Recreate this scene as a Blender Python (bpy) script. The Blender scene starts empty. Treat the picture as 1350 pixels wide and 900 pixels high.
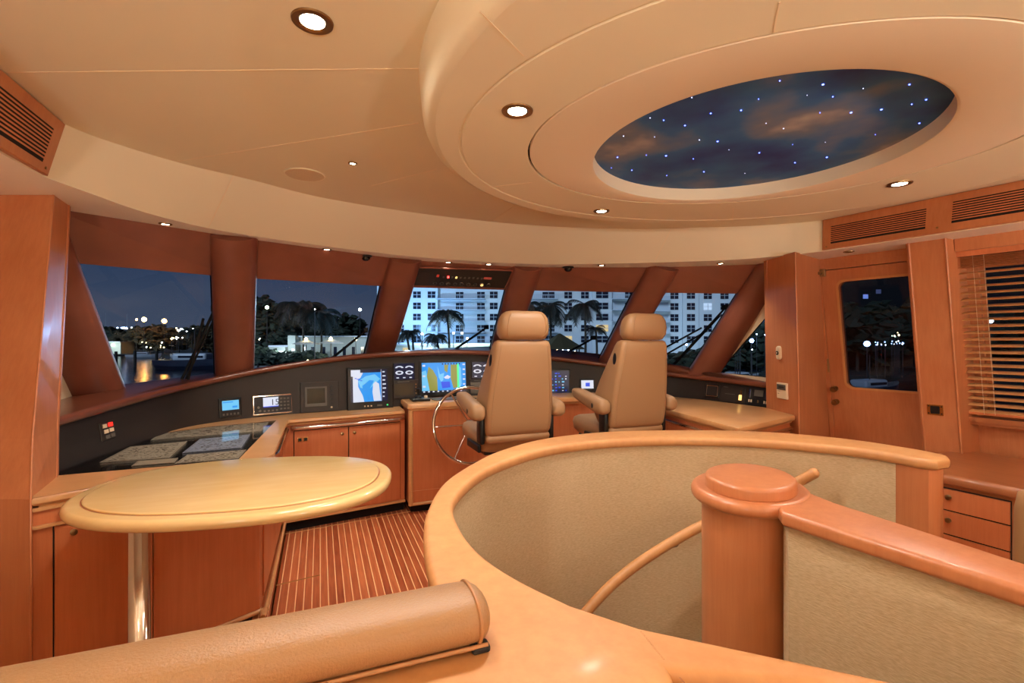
import bpy, bmesh, math, random
from mathutils import Vector, Matrix
from mathutils.geometry import tessellate_polygon
from mathutils.bvhtree import BVHTree
random.seed(7)
PI = math.pi
COL = bpy.context.scene.collection
SC = bpy.context.scene

# ---------------------------------------------------------------- camera frame
EYE = Vector((0, 0, 1.45)); FOC = 640.0
YAW = math.radians(21.6)
FWD = Vector((math.sin(YAW), math.cos(YAW), 0)); RGT = Vector((math.cos(YAW), -math.sin(YAW), 0))
def at(u, v, z):
    d = (1.45 - z) * FOC / (v - 450.0)
    p = EYE + FWD * d + RGT * ((u - 675) / FOC * d)
    return Vector((p.x, p.y, z))
def far(u, v, d):
    return EYE + FWD * d + RGT * ((u - 675) / FOC * d) + Vector((0, 0, -(v - 450) / FOC * d))
def ray(u, v):
    return (FWD + RGT * ((u - 675) / FOC) + Vector((0, 0, -(v - 450) / FOC))).normalized()

# ---------------------------------------------------------------- materials
MATS = {}
def nt(name):
    m = bpy.data.materials.new(name); m.use_nodes = True
    t = m.node_tree; b = t.nodes['Principled BSDF']
    MATS[name] = m
    return m, t, b
def lin(c):
    return tuple(((x / 255) / 12.92 if x / 255 <= 0.04045 else ((x / 255 + .055) / 1.055) ** 2.4) for x in c) + (1,)
def plain(name, c, rough=.5, metal=0, coat=0, bump=0, bscale=200, emit=None, spec=.5):
    m, t, b = nt(name)
    b.inputs['Base Color'].default_value = lin(c)
    b.inputs['Roughness'].default_value = rough
    b.inputs['Metallic'].default_value = metal
    b.inputs['Coat Weight'].default_value = coat
    b.inputs['Coat Roughness'].default_value = .12
    b.inputs['Specular IOR Level'].default_value = spec
    tc = t.nodes.new('ShaderNodeTexCoord')
    n = t.nodes.new('ShaderNodeTexNoise'); n.inputs['Scale'].default_value = bscale; n.inputs['Detail'].default_value = 3
    t.links.new(tc.outputs['Object'], n.inputs['Vector'])
    r = t.nodes.new('ShaderNodeMapRange'); r.inputs[3].default_value = max(rough - .06, 0); r.inputs[4].default_value = min(rough + .06, 1)
    t.links.new(n.outputs['Fac'], r.inputs[0]); t.links.new(r.outputs[0], b.inputs['Roughness'])
    if bump:
        bp = t.nodes.new('ShaderNodeBump'); bp.inputs['Strength'].default_value = bump; bp.inputs['Distance'].default_value = .002
        t.links.new(n.outputs['Fac'], bp.inputs['Height']); t.links.new(bp.outputs[0], b.inputs['Normal'])
    if emit:
        b.inputs['Emission Color'].default_value = lin(emit[0]); b.inputs['Emission Strength'].default_value = emit[1]
    return m
def wood(name, c1, c2, scale=(45, 45, 2.5), rough=.3, coat=.3, mott=.5):
    m, t, b = nt(name)
    tc = t.nodes.new('ShaderNodeTexCoord')
    mp = t.nodes.new('ShaderNodeMapping'); mp.inputs['Scale'].default_value = scale
    t.links.new(tc.outputs['Object'], mp.inputs[0])
    n = t.nodes.new('ShaderNodeTexNoise'); n.inputs['Scale'].default_value = 1; n.inputs['Detail'].default_value = 5; n.inputs['Roughness'].default_value = .65
    t.links.new(mp.outputs[0], n.inputs['Vector'])
    n2 = t.nodes.new('ShaderNodeTexNoise'); n2.inputs['Scale'].default_value = 3.5; n2.inputs['Detail'].default_value = 2
    t.links.new(tc.outputs['Object'], n2.inputs['Vector'])
    mx = t.nodes.new('ShaderNodeMath'); mx.operation = 'MULTIPLY_ADD'; mx.inputs[1].default_value = mott; 
    ad = t.nodes.new('ShaderNodeMath'); ad.operation = 'MULTIPLY'; ad.inputs[1].default_value = 1 - mott
    t.links.new(n.outputs['Fac'], ad.inputs[0]); t.links.new(n2.outputs['Fac'], mx.inputs[0]); t.links.new(ad.outputs[0], mx.inputs[2])
    cr = t.nodes.new('ShaderNodeValToRGB'); cr.color_ramp.elements[0].position = .33; cr.color_ramp.elements[1].position = .67
    cr.color_ramp.elements[0].color = lin(c2); cr.color_ramp.elements[1].color = lin(c1)
    t.links.new(mx.outputs[0], cr.inputs[0]); t.links.new(cr.outputs[0], b.inputs['Base Color'])
    b.inputs['Roughness'].default_value = rough; b.inputs['Coat Weight'].default_value = coat; b.inputs['Coat Roughness'].default_value = .15
    bp = t.nodes.new('ShaderNodeBump'); bp.inputs['Strength'].default_value = .05; bp.inputs['Distance'].default_value = .001
    t.links.new(n.outputs['Fac'], bp.inputs['Height']); t.links.new(bp.outputs[0], b.inputs['Normal'])
    return m
W_WALL = wood('satin_cherry_veneer', (196, 126, 82), (176, 104, 64), rough=.38, coat=.15)
W_CAB = wood('cabinet_veneer', (206, 124, 78), (184, 102, 60), rough=.4, coat=.12)
W_CAP = wood('maple_rail', (206, 150, 95), (188, 128, 77), scale=(30, 30, 4), rough=.5, coat=.08)
W_CTR = wood('counter_maple', (214, 162, 108), (196, 140, 88), scale=(6, 40, 40), rough=.3, coat=.3)
W_TAB = wood('table_maple', (232, 196, 138), (218, 178, 116), scale=(4, 26, 26), rough=.22, coat=.5, mott=.6)
W_DESK = wood('desk_cherry', (176, 110, 68), (154, 90, 54), scale=(30, 4, 30), rough=.35, coat=.3)
W_RED = wood('dark_red_brown_trim', (134, 78, 60), (118, 66, 50), scale=(10, 10, 3), rough=.42, coat=.12, mott=.8)
W_COAM = wood('coaming_wood', (120, 66, 46), (102, 54, 36), scale=(6, 6, 30), rough=.28, coat=.4)
CEIL = plain('ceiling_vinyl', (232, 220, 190), .62, bump=.08, bscale=90)
CEILW = plain('soffit_vinyl', (250, 244, 234), .6)
RINGM = plain('plaster_ring', (236, 218, 190), .6, bump=.15, bscale=9)
SEAM = plain('seam_bead', (238, 218, 184), .5)
CREAM = plain('cream_liner', (214, 190, 158), .7, bump=.2, bscale=400)
LEATH = plain('tan_leather', (158, 118, 80), .42, bump=.6, bscale=260)
CHAIRL = plain('cream_tan_leather', (162, 122, 84), .5, bump=.25, bscale=320)
PIPE = plain('piping_leather', (170, 120, 78), .5)
BLACK = plain('black_plastic', (16, 15, 15), .4)
DASH = plain('dark_dash_vinyl', (36, 28, 24), .55, bump=.15, bscale=500)
GLOSS = plain('black_gloss_top', (14, 13, 13), .08, coat=1)
GREY = plain('grey_plastic', (88, 84, 78), .5)
OLIVE = plain('unlit_lcd', (70, 62, 50), .25)
IVORY = plain('ivory_plastic', (226, 204, 172), .45)
CHROME = plain('polished_steel', (225, 215, 205), .12, metal=1)
BRASS = plain('antique_brass', (150, 120, 84), .3, metal=1)
GOLD = plain('polished_brass', (220, 180, 110), .2, metal=1)
RUBBER = plain('black_rubber', (10, 10, 11), .7)
SHADE_KICK = plain('gap_shade_and_kick', (20, 11, 8), .9)  # near-black: painted shade for slots and gaps, colour of toe kicks
SEAMD = plain('dark_joint', (150, 92, 54), .5)
def emi(name, c, s, sample='AUTO'):
    m, t, b = nt(name)
    b.inputs['Base Color'].default_value = (0, 0, 0, 1); b.inputs['Roughness'].default_value = .3
    b.inputs['Emission Color'].default_value = lin(c); b.inputs['Emission Strength'].default_value = s
    m.cycles.emission_sampling = sample
    return m
LAMP = emi('lit_lamp_glass', (255, 236, 205), 22, 'NONE')
S_WHITE = emi('screen_white', (225, 232, 250), .62, 'NONE')
S_BLUE = emi('screen_blue', (30, 140, 225), .8, 'NONE')
S_DEEP = emi('screen_deep_blue', (30, 70, 215), .8, 'NONE')
S_CYAN = emi('screen_cyan', (110, 195, 240), .72, 'NONE')
S_LAND = emi('screen_land', (150, 150, 70), .65, 'NONE')
S_GREEN = emi('screen_green', (60, 220, 120), 1.2, 'NONE')
S_NAVY = emi('screen_navy', (12, 18, 48), .8, 'NONE')
S_RED = emi('screen_red', (255, 30, 20), 2.5, 'NONE')
S_BLK = plain('screen_black', (8, 9, 12), .12)
S_YEL = emi('indicator_amber', (255, 200, 110), 1.6, 'NONE')
STAR = emi('fibre_star', (90, 110, 255), 7, 'NONE')
STARW = emi('fibre_star_white', (190, 205, 255), 3, 'NONE')
INK = plain('chart_ink', (96, 78, 62), .7)

def fabric(name, c1, c2, scale, bump=.4):
    m, t, b = nt(name)
    tc = t.nodes.new('ShaderNodeTexCoord'); mp = t.nodes.new('ShaderNodeMapping'); mp.inputs['Scale'].default_value = scale
    n = t.nodes.new('ShaderNodeTexNoise'); n.inputs['Scale'].default_value = 1; n.inputs['Detail'].default_value = 4
    t.links.new(tc.outputs['Object'], mp.inputs[0]); t.links.new(mp.outputs[0], n.inputs['Vector'])
    cr = t.nodes.new('ShaderNodeValToRGB'); cr.color_ramp.elements[0].position = .3; cr.color_ramp.elements[1].position = .7
    cr.color_ramp.elements[0].color = lin(c2); cr.color_ramp.elements[1].color = lin(c1)
    t.links.new(n.outputs['Fac'], cr.inputs[0]); t.links.new(cr.outputs[0], b.inputs['Base Color'])
    b.inputs['Roughness'].default_value = .85
    bp = t.nodes.new('ShaderNodeBump'); bp.inputs['Strength'].default_value = bump; bp.inputs['Distance'].default_value = .002
    t.links.new(n.outputs['Fac'], bp.inputs['Height']); t.links.new(bp.outputs[0], b.inputs['Normal'])
    return m
CLOTH = fabric('woven_wallcovering', (206, 182, 146), (184, 158, 122), (60, 60, 320))
PAPER = fabric('printed_chart_paper', (240, 222, 196), (196, 174, 142), (90, 90, 90), .05)
PAPERB = fabric('blue_chart_paper', (206, 208, 216), (150, 160, 188), (70, 70, 70), .05)

def floor_mat():
    m, t, b = nt('teak_and_holly')
    tc = t.nodes.new('ShaderNodeTexCoord'); sp = t.nodes.new('ShaderNodeSeparateXYZ'); t.links.new(tc.outputs['Object'], sp.inputs[0])
    def mth(op, a, bb=None):
        k = t.nodes.new('ShaderNodeMath'); k.operation = op
        for i, q in enumerate((a, bb)):
            if q is None: continue
            if isinstance(q, (int, float)): k.inputs[i].default_value = q
            else: t.links.new(q, k.inputs[i])
        return k.outputs[0]
    s = mth('DIVIDE', mth('ADD', sp.outputs['X'], 10 * .0432), .0432)
    fr = mth('FRACT', s); strip = mth('LESS_THAN', fr, .13)
    idx = mth('FLOOR', s)
    wn = t.nodes.new('ShaderNodeTexWhiteNoise'); wn.noise_dimensions = '1D'; t.links.new(idx, wn.inputs['W'])
    mp = t.nodes.new('ShaderNodeMapping'); mp.inputs['Scale'].default_value = (60, 4, 10); t.links.new(tc.outputs['Object'], mp.inputs[0])
    n = t.nodes.new('ShaderNodeTexNoise'); n.inputs['Scale'].default_value = 1; n.inputs['Detail'].default_value = 6
    t.links.new(mp.outputs[0], n.inputs['Vector'])
    v = mth('ADD', mth('MULTIPLY', wn.outputs['Value'], .35), mth('MULTIPLY', n.outputs['Fac'], .75))
    cr = t.nodes.new('ShaderNodeValToRGB'); cr.color_ramp.elements[0].position = .3; cr.color_ramp.elements[1].position = .8
    cr.color_ramp.elements[0].color = lin((148, 66, 36)); cr.color_ramp.elements[1].color = lin((206, 116, 70))
    t.links.new(v, cr.inputs[0])
    mx = t.nodes.new('ShaderNodeMix'); mx.data_type = 'RGBA'; mx.inputs[7].default_value = lin((250, 200, 144))
    t.links.new(strip, mx.inputs[0]); t.links.new(cr.outputs[0], mx.inputs[6]); t.links.new(mx.outputs[2], b.inputs['Base Color'])
    b.inputs['Roughness'].default_value = .3; b.inputs['Coat Weight'].default_value = .3
    return m
FLOOR = floor_mat()

def starsky():
    m, t, b = nt('painted_night_sky')
    tc = t.nodes.new('ShaderNodeTexCoord')
    n = t.nodes.new('ShaderNodeTexNoise'); n.inputs['Scale'].default_value = 2.1; n.inputs['Detail'].default_value = 4; n.inputs['Roughness'].default_value = .45
    t.links.new(tc.outputs['Object'], n.inputs['Vector'])
    cr = t.nodes.new('ShaderNodeValToRGB'); e = cr.color_ramp.elements
    e[0].position = .36; e[0].color = lin((24, 42, 112)); e[1].position = .74; e[1].color = lin((196, 180, 166))
    k = e.new(.52); k.color = lin((44, 92, 146)); k = e.new(.62); k.color = lin((106, 112, 130))
    t.links.new(n.outputs['Fac'], cr.inputs[0]); t.links.new(cr.outputs[0], b.inputs['Base Color']); b.inputs['Roughness'].default_value = .8
    return m
SKYP = starsky()

def glass_mat(name, tint=(235, 240, 245), refl=1.0):
    m = bpy.data.materials.new(name); m.use_nodes = True; t = m.node_tree; t.nodes.clear()
    o = t.nodes.new('ShaderNodeOutputMaterial'); mx = t.nodes.new('ShaderNodeMixShader')
    tr = t.nodes.new('ShaderNodeBsdfTransparent'); tr.inputs[0].default_value = lin(tint)
    gl = t.nodes.new('ShaderNodeBsdfGlossy'); gl.inputs['Roughness'].default_value = .0
    fr = t.nodes.new('ShaderNodeFresnel'); fr.inputs[0].default_value = 1.45
    k = t.nodes.new('ShaderNodeMath'); k.operation = 'MULTIPLY'; k.inputs[1].default_value = refl
    t.links.new(fr.outputs[0], k.inputs[0]); t.links.new(k.outputs[0], mx.inputs[0])
    t.links.new(tr.outputs[0], mx.inputs[1]); t.links.new(gl.outputs[0], mx.inputs[2]); t.links.new(mx.outputs[0], o.inputs[0])
    return m
GLASS = glass_mat('window_glass', refl=.55)
GLASSD = glass_mat('tinted_door_glass', (150, 158, 170), refl=.6)
GLASST = glass_mat('table_glass_sheet', (240, 240, 240), refl=1.0)

# ---------------------------------------------------------------- mesh builder
class MB:
    def __init__(s): s.v = []; s.f = []; s.m = []; s.cur = 0
    def add(s, vs, fs):
        o = len(s.v); s.v += [Vector(x) for x in vs]
        for f in fs: s.f.append([o + i for i in f]); s.m.append(s.cur)
        return s
    def box(s, x0, x1, y0, y1, z0, z1, M=None):
        vs = [Vector((x, y, z)) for z in (z0, z1) for y in (y0, y1) for x in (x0, x1)]
        if M: vs = [M @ p for p in vs]
        return s.add(vs, [(0, 2, 3, 1), (4, 5, 7, 6), (0, 1, 5, 4), (2, 6, 7, 3), (0, 4, 6, 2), (1, 3, 7, 5)])
    def rbox(s, x0, x1, y0, y1, z0, z1, r=.01, seg=3, M=None):
        bm = bmesh.new(); bmesh.ops.create_cube(bm, size=1)
        for p in bm.verts: p.co = Vector(((x0 + x1) / 2 + p.co.x * (x1 - x0), (y0 + y1) / 2 + p.co.y * (y1 - y0), (z0 + z1) / 2 + p.co.z * (z1 - z0)))
        r = min(r, .49 * min(x1 - x0, y1 - y0, z1 - z0))
        bmesh.ops.bevel(bm, geom=bm.edges[:], offset=r, segments=seg, profile=.5, affect='EDGES')
        if M: bm.transform(M)
        bm.verts.index_update()
        s.add([p.co.copy() for p in bm.verts], [[q.index for q in f.verts] for f in bm.faces]); bm.free()
        return s
    def loft(s, rings, cap0=True, cap1=True, closed=True):
        n = len(rings[0]); vs = [p for r in rings for p in r]; fs = []
        for k in range(len(rings) - 1):
            for i in range(n if closed else n - 1):
                j = (i + 1) % n; fs.append((k * n + i, k * n + j, (k + 1) * n + j, (k + 1) * n + i))
        if cap0: fs.append(tuple(range(n))[::-1])
        if cap1: fs.append(tuple((len(rings) - 1) * n + i for i in range(n)))
        return s.add(vs, fs)
    def tube(s, pts, r, n=12, r2=None, cap=True, up=None):
        pts = [Vector(p) for p in pts]; rings = []
        prev = None
        for i, p in enumerate(pts):
            a = pts[max(i - 1, 0)]; b = pts[min(i + 1, len(pts) - 1)]; t = (b - a).normalized()
            if prev is None:
                u = Vector(up) if up else (Vector((0, 0, 1)) if abs(t.z) < .9 else Vector((1, 0, 0)))
            else: u = prev
            x = (u - t * u.dot(t)).normalized(); y = t.cross(x); prev = x
            ra = r[i] if isinstance(r, (list, tuple)) else r; rb = ra if r2 is None else r2
            rings.append([p + x * (ra * math.cos(2 * PI * k / n)) + y * (rb * math.sin(2 * PI * k / n)) for k in range(n)])
        return s.loft(rings, cap, cap)
    def lathe(s, prof, c=(0, 0, 0), n=24, M=None):
        c = Vector(c); rings = []
        for r, z in prof:
            rings.append([c + Vector((r * math.cos(2 * PI * k / n), r * math.sin(2 * PI * k / n), z)) for k in range(n)])
        if M: rings = [[M @ p for p in q] for q in rings]
        return s.loft(rings, True, True)
    def prism(s, poly, prof):
        """poly: 2D/3D outline; prof: list of (inset, z); concave outlines allowed"""
        P = [Vector((p[0], p[1])) for p in poly]; n = len(P)
        area = sum(P[i].x * P[(i + 1) % n].y - P[(i + 1) % n].x * P[i].y for i in range(n))
        if area < 0: P.reverse()
        N = []
        for i in range(n):
            a = (P[i] - P[i - 1]).normalized(); b = (P[(i + 1) % n] - P[i]).normalized()
            na = Vector((-a.y, a.x)); nb = Vector((-b.y, b.x)); m = na + nb
            if m.length < 1e-6: m = na
            m.normalize(); N.append(m / max(.45, m.dot(na)))
        rings = [[Vector((P[i].x + N[i].x * o, P[i].y + N[i].y * o, z)) for i in range(n)] for o, z in prof]
        s.loft(rings, False, False)
        for ring, rev in ((rings[0], True), (rings[-1], False)):
            tri = tessellate_polygon([[Vector((p.x, p.y, 0)) for p in ring]])
            fs = []
            for a, b, c in tri:
                ar = (ring[b] - ring[a]).cross(ring[c] - ring[a]).z
                t3 = (a, b, c) if ar > 0 else (a, c, b)
                fs.append(t3[::-1] if rev else t3)
            s.add(ring, fs)
        return s
    def flat(s, outer, holes, z, up=True):
        loops = [[Vector((p[0], p[1], 0)) for p in outer]] + [[Vector((p[0], p[1], 0)) for p in h] for h in holes]
        flatv = [p for l in loops for p in l]
        fs = []
        for a, b, c in tessellate_polygon(loops):
            ar = (flatv[b] - flatv[a]).cross(flatv[c] - flatv[a]).z
            t3 = (a, b, c) if (ar > 0) == up else (a, c, b)
            fs.append(t3)
        return s.add([Vector((p.x, p.y, z)) for p in flatv], fs)
    def transform(s, M): s.v = [M @ p for p in s.v]; return s
ORG = {}
def build(name, mb, mat, parent=None, smooth=None, world=True):
    me = bpy.data.meshes.new(name)
    off = Vector((0, 0, 0))
    if parent is not None and world:
        off = ORG.get(parent.name, Vector((0, 0, 0)))
    me.from_pydata([tuple(p - off) for p in mb.v], [], mb.f)
    mats = mat if isinstance(mat, (list, tuple)) else [mat]
    for q in mats: me.materials.append(q)
    for i, p in enumerate(me.polygons):
        p.material_index = min(mb.m[i], len(mats) - 1)
    me.validate(); me.update()
    bm = bmesh.new(); bm.from_mesh(me)
    bmesh.ops.remove_doubles(bm, verts=bm.verts, dist=1e-5)
    if len(bm.faces) < 60000: bmesh.ops.recalc_face_normals(bm, faces=bm.faces)
    if smooth:
        a = math.radians(smooth)
        for f in bm.faces: f.smooth = True
        for e in bm.edges:
            e.smooth = not (len(e.link_faces) == 2 and e.calc_face_angle(0) > a)
    bm.to_mesh(me); bm.free()
    o = bpy.data.objects.new(name, me); COL.objects.link(o)
    if parent is not None: o.parent = parent
    if world and parent is not None: ORG[o.name] = off
    return o
def tag(o, label=None, cat=None, group=None, kind=None):
    if label: o['label'] = label
    if cat: o['category'] = cat
    if group: o['group'] = group
    if kind: o['kind'] = kind
    return o
def thing(name, label, cat, loc=(0, 0, 0), rz=0, group=None, M=None):
    o = bpy.data.objects.new(name, None); COL.objects.link(o); o.empty_display_size = .05
    o.location = loc; o.rotation_euler = (0, 0, rz); ORG[o.name] = Vector(loc)
    if M is not None: o.matrix_world = M
    return tag(o, label, cat, group)
def struct(name, mb, mat, smooth=None, parent=None):
    o = build(name, mb, mat, parent, smooth)
    if parent is None: o['kind'] = 'structure'
    return o
def orient(o, target, loc=Vector((0, 0, 0))):
    for p in o.data.polygons:
        if p.normal.dot(target - (p.center + loc)) < 0: p.flip()
    o.data.update()
def children(o): return [c for c in list(o.children)]
def dup(root, loc=None, rz=None, label=None, group=None, M=None):
    r = root.copy(); COL.objects.link(r)
    if loc is not None: r.location = loc
    if rz is not None: r.rotation_euler = (0, 0, rz)
    if M is not None: r.matrix_world = M
    if label: r['label'] = label
    if group: r['group'] = group
    for ch in children(root):
        c = ch.copy(); COL.objects.link(c); c.parent = r
        for g in children(ch):
            d = g.copy(); COL.objects.link(d); d.parent = c
    return r
def cr_spline(pts, n=8, closed=False):
    P = [Vector(p) for p in pts]; out = []; N = len(P)
    rng = range(N if closed else N - 1)
    for i in rng:
        if closed: a, b, c, d = P[i - 1], P[i], P[(i + 1) % N], P[(i + 2) % N]
        else: a, b, c, d = P[max(i - 1, 0)], P[i], P[i + 1], P[min(i + 2, N - 1)]
        for k in range(n):
            t = k / n
            out.append(.5 * ((2 * b) + (c - a) * t + (2 * a - 5 * b + 4 * c - d) * t * t + (3 * b - a - 3 * c + d) * t ** 3))
    if not closed: out.append(P[-1])
    return out
def resample(pts, n):
    L = [0]
    for a, b in zip(pts, pts[1:]): L.append(L[-1] + (b - a).length)
    out = []; j = 0
    for k in range(n):
        s = L[-1] * k / (n - 1)
        while j < len(L) - 2 and L[j + 1] < s: j += 1
        t = 0 if L[j + 1] == L[j] else (s - L[j]) / (L[j + 1] - L[j])
        out.append(pts[j].lerp(pts[j + 1], min(max(t, 0), 1)))
    return out
def ellipse(cx, cy, a, b, ang=0, n=64, p=2.0):
    out = []; ca, sa = math.cos(ang), math.sin(ang)
    for k in range(n):
        t = 2 * PI * k / n; c, s_ = math.cos(t), math.sin(t)
        x = a * math.copysign(abs(c) ** (2 / p), c); y = b * math.copysign(abs(s_) ** (2 / p), s_)
        out.append(Vector((cx + x * ca - y * sa, cy + x * sa + y * ca, 0)))
    return out
def rrect(w, h, r, n=5, cx=0, cy=0):
    out = []
    for (sx, sy, a0) in ((1, 1, 0), (-1, 1, PI / 2), (-1, -1, PI), (1, -1, 1.5 * PI)):
        for k in range(n + 1):
            a = a0 + PI / 2 * k / n
            out.append(Vector((cx + sx * (w / 2 - r) + r * math.cos(a), cy + sy * (h / 2 - r) + r * math.sin(a), 0)))
    return out
def rounded(z0, z1, r, seg=4):
    a = [(r - r * math.sin(PI / 2 * k / seg), z0 + r - r * math.cos(PI / 2 * k / seg)) for k in range(seg + 1)]
    b = [(r - r * math.cos(PI / 2 * k / seg), z1 - r + r * math.sin(PI / 2 * k / seg)) for k in range(seg + 1)]
    return a + b
def bvh(o):
    me = o.data; off = Vector((0, 0, 0))
    M = Matrix.Translation(ORG.get(o.name, Vector((0, 0, 0)))) if o.parent else o.matrix_world
    return BVHTree.FromPolygons([M @ v.co for v in me.vertices], [tuple(p.vertices) for p in me.polygons])
def hit(u, v, tree):
    p, n, i, d = tree.ray_cast(EYE, ray(u, v))
    if p is None: raise Exception('no hit %s %s' % (u, v))
    if n.dot(ray(u, v)) > 0: n = -n
    return p, n
def frame(p, n, up=Vector((0, 0, 1))):
    n = n.normalized(); x = up.cross(n).normalized(); y = n.cross(x)
    return Matrix(((x.x, y.x, n.x, p.x), (x.y, y.y, n.y, p.y), (x.z, y.z, n.z, p.z), (0, 0, 0, 1)))
def boxframe(u0, u1, v0, v1, tree):
    """frame on a surface plus the real width and height of what spans that patch"""
    p, n = hit((u0 + u1) / 2, (v0 + v1) / 2, tree); M = frame(p, n); I = M.inverted()
    def pl(u, v):
        r = ray(u, v); t = (p - EYE).dot(n) / r.dot(n); return I @ (EYE + r * t)
    w = abs(pl(u1, (v0 + v1) / 2).x - pl(u0, (v0 + v1) / 2).x); h = abs(pl((u0 + u1) / 2, v0).y - pl((u0 + u1) / 2, v1).y)
    return M, w, h
def link_light(name, kind, loc, energy, color, parent=None, **kw):
    l = bpy.data.lights.new(name, kind); l.energy = energy; l.color = color
    for k, v in kw.items(): setattr(l, k, v)
    o = bpy.data.objects.new(name, l); COL.objects.link(o); o.location = loc
    if parent is not None: o.parent = parent
    return o
# ================================================================= room shell
V = lambda *a: Vector(a)
FT = [(-.99, -2.5), (-.99, 0.6), (-.99, 2.12), (-.99, 2.54), (-.9, 2.68), (-.66, 2.89), (-.37, 3.04), (.03, 3.27), (.64, 3.41), (1.2, 3.45), (1.75, 3.41), (2.35, 3.25), (2.75, 3.04), (3.1, 2.85), (3.35, 2.65), (3.48, 2.5), (3.66, 1.47), (3.78, .3), (3.85, -2.5)]
FB = [(-1.03, -2.5), (-1.03, .6), (-1.04, 2.27), (-1.03, 2.50), (-.96, 2.68), (-.82, 3.02), (-.53, 3.34), (0., 3.59), (.6, 3.78), (1.18, 3.83), (1.74, 3.77), (2.33, 3.5), (2.76, 3.24), (3.1, 2.99), (3.3, 2.73), (3.43, 2.46), (3.61, 1.47), (3.74, .3), (3.82, -2.5)]
ft = [V(x, y, 2.35) for x, y in FT]; fb = [V(x, y, 2.11) for x, y in FB]
def smoothpart(L):                                   # spline only the curved forward run
    return L[:3] + cr_spline(L[3:16], 5) + L[16:]
fts, fbs = smoothpart(ft), smoothpart(fb)
OUT = [V(-1.9, -2.5, 2.11), V(-1.9, 2.0, 2.11), V(-1.9, 3.2, 2.11), V(-1.3, 3.55, 2.11), V(-.5, 3.85, 2.11), V(.64, 4.25, 2.11), V(1.71, 4.26, 2.11), V(2.84, 3.9, 2.11), V(3.7, 3.5, 2.11), V(4.3, 3.2, 2.11), V(4.4, 2., 2.11), V(4.4, -2.5, 2.11)]
EDGE = ellipse(1.645, 1.287, 1.405, 1.309, math.radians(-45), 96)
mb = MB(); mb.flat([(p.x, p.y) for p in fts], [[(p.x, p.y) for p in EDGE]], 2.35, up=False)
mb.cur = 1
def bead(a, b, z, w=.005, h=.0012, m=mb):
    a = Vector((a[0], a[1], 0)); b = Vector((b[0], b[1], 0)); t = (b - a).normalized(); n = Vector((-t.y, t.x, 0)) * (w / 2)
    m.add([Vector((p.x, p.y, zz)) for p in (a - n, b - n, b + n, a + n) for zz in (z, z - h)], [(0, 2, 3, 1), (2, 4, 5, 3), (4, 6, 7, 5), (6, 0, 1, 7), (1, 3, 5, 7)])
bead((-.99, 2.14), (.31, 1.6), 2.35); bead((-.66, 2.87), (.38, 2.0), 2.35); bead((.28, 2.91), (.57, 2.5), 2.35); bead((1.2, 3.4), (1.2, 2.65), 2.35)
bead((-.99, .5), (.5, .1), 2.35)
ceil = struct('ceiling', mb, [CEIL, SEAM])
mb = MB(); n = len(fts)
mb.add(fts + fbs, [(i, i + 1, n + i + 1, n + i) for i in range(n - 1)])
mb.cur = 1
for k in (17, 46):
    a, b = fts[k], fbs[k]; t = (fts[k + 1] - fts[k]).normalized() * .003; up_ = (fts[k] - V(1.2, 1.5, 2.35)); up_.z = 0; up_ = -up_.normalized() * .002
    mb.add([a - t + up_, a + t + up_, b + t + up_, b - t + up_], [(0, 1, 2, 3)])
fascia = struct('trim_1', mb, [CEIL, SEAM], smooth=40)
mb = MB(); mb.flat([(p.x, p.y) for p in fbs] + [(p.x, p.y) for p in OUT[::-1]], [], 2.11, up=False)
soffit = struct('trim_2', mb, CEILW)
mb = MB()
mb.flat([(-2.2, -2.7), (4.8, -2.7), (4.8, 4.4), (-2.2, 4.4)], [], 2.45, up=True)
struct('roof', mb, CEILW)

# floor with the stair opening
OUTC = [(2.49, 1.235), (2.575, 1.29), (2.585, 1.45), (2.52, 1.72), (2.3, 2.0), (1.93, 2.2), (1.49, 2.32), (1.09, 2.28), (.78, 2.11), (.58, 1.92), (.41, 1.7), (.3, 1.45), (.255, 1.28), (.225, 1.1), (.21, .9)]
INC = [(2.41, 1.235), (2.375, 1.30), (2.37, 1.42), (2.29, 1.6), (2.07, 1.84), (1.74, 2.02), (1.35, 2.11), (.99, 2.06), (.69, 1.88), (.51, 1.69), (.39, 1.48), (.355, 1.29), (.355, 1.11), (.39, .96), (.45, .82)]
NRS = 90
oc = resample(cr_spline([V(x, y, 0) for x, y in OUTC], 8), NRS); ic = resample(cr_spline([V(x, y, 0) for x, y in INC], 8), NRS)
hole = [a.lerp(b, .5) for a, b in zip(oc, ic)]
mb = MB(); mb.flat([(-2, -2.5), (4.5, -2.5), (4.5, 5), (-2, 5)], [[(p.x, p.y) for p in hole] + [(.3, .5), (1.2, -.4), (2.4, -.4), (2.5, .6)]], 0)
mb.cur = 1
for a, b in (((-.24, 2.86), (-.24, 4.03)), ((-.24, 4.03), (.72, 4.17)), ((-.24, 3.2), (.0, 3.24))):
    bead(a, b, .003, .008, .003, mb)
struct('floor', mb, [FLOOR, W_CTR])

# walls aft of the camera, port side, lower hull
mb = MB(); mb.box(-2, 4.6, -2.6, -2.5, 0, 2.35); struct('wall_aft', mb, CREAM)
mb = MB(); mb.box(-1.95, -1.85, -2.5, 3.3, -.02, 2.35); struct('wall_port', mb, CREAM)
mb = MB(); mb.flat([(-2, -2.5), (4.5, -2.5), (4.5, -.45), (1.1, -.45), (.3, .4), (-2, .4)], [], .012); struct('floor_aft_bounce', mb, CREAM)  # unseen cream sheet added for neutral bounce light

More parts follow.
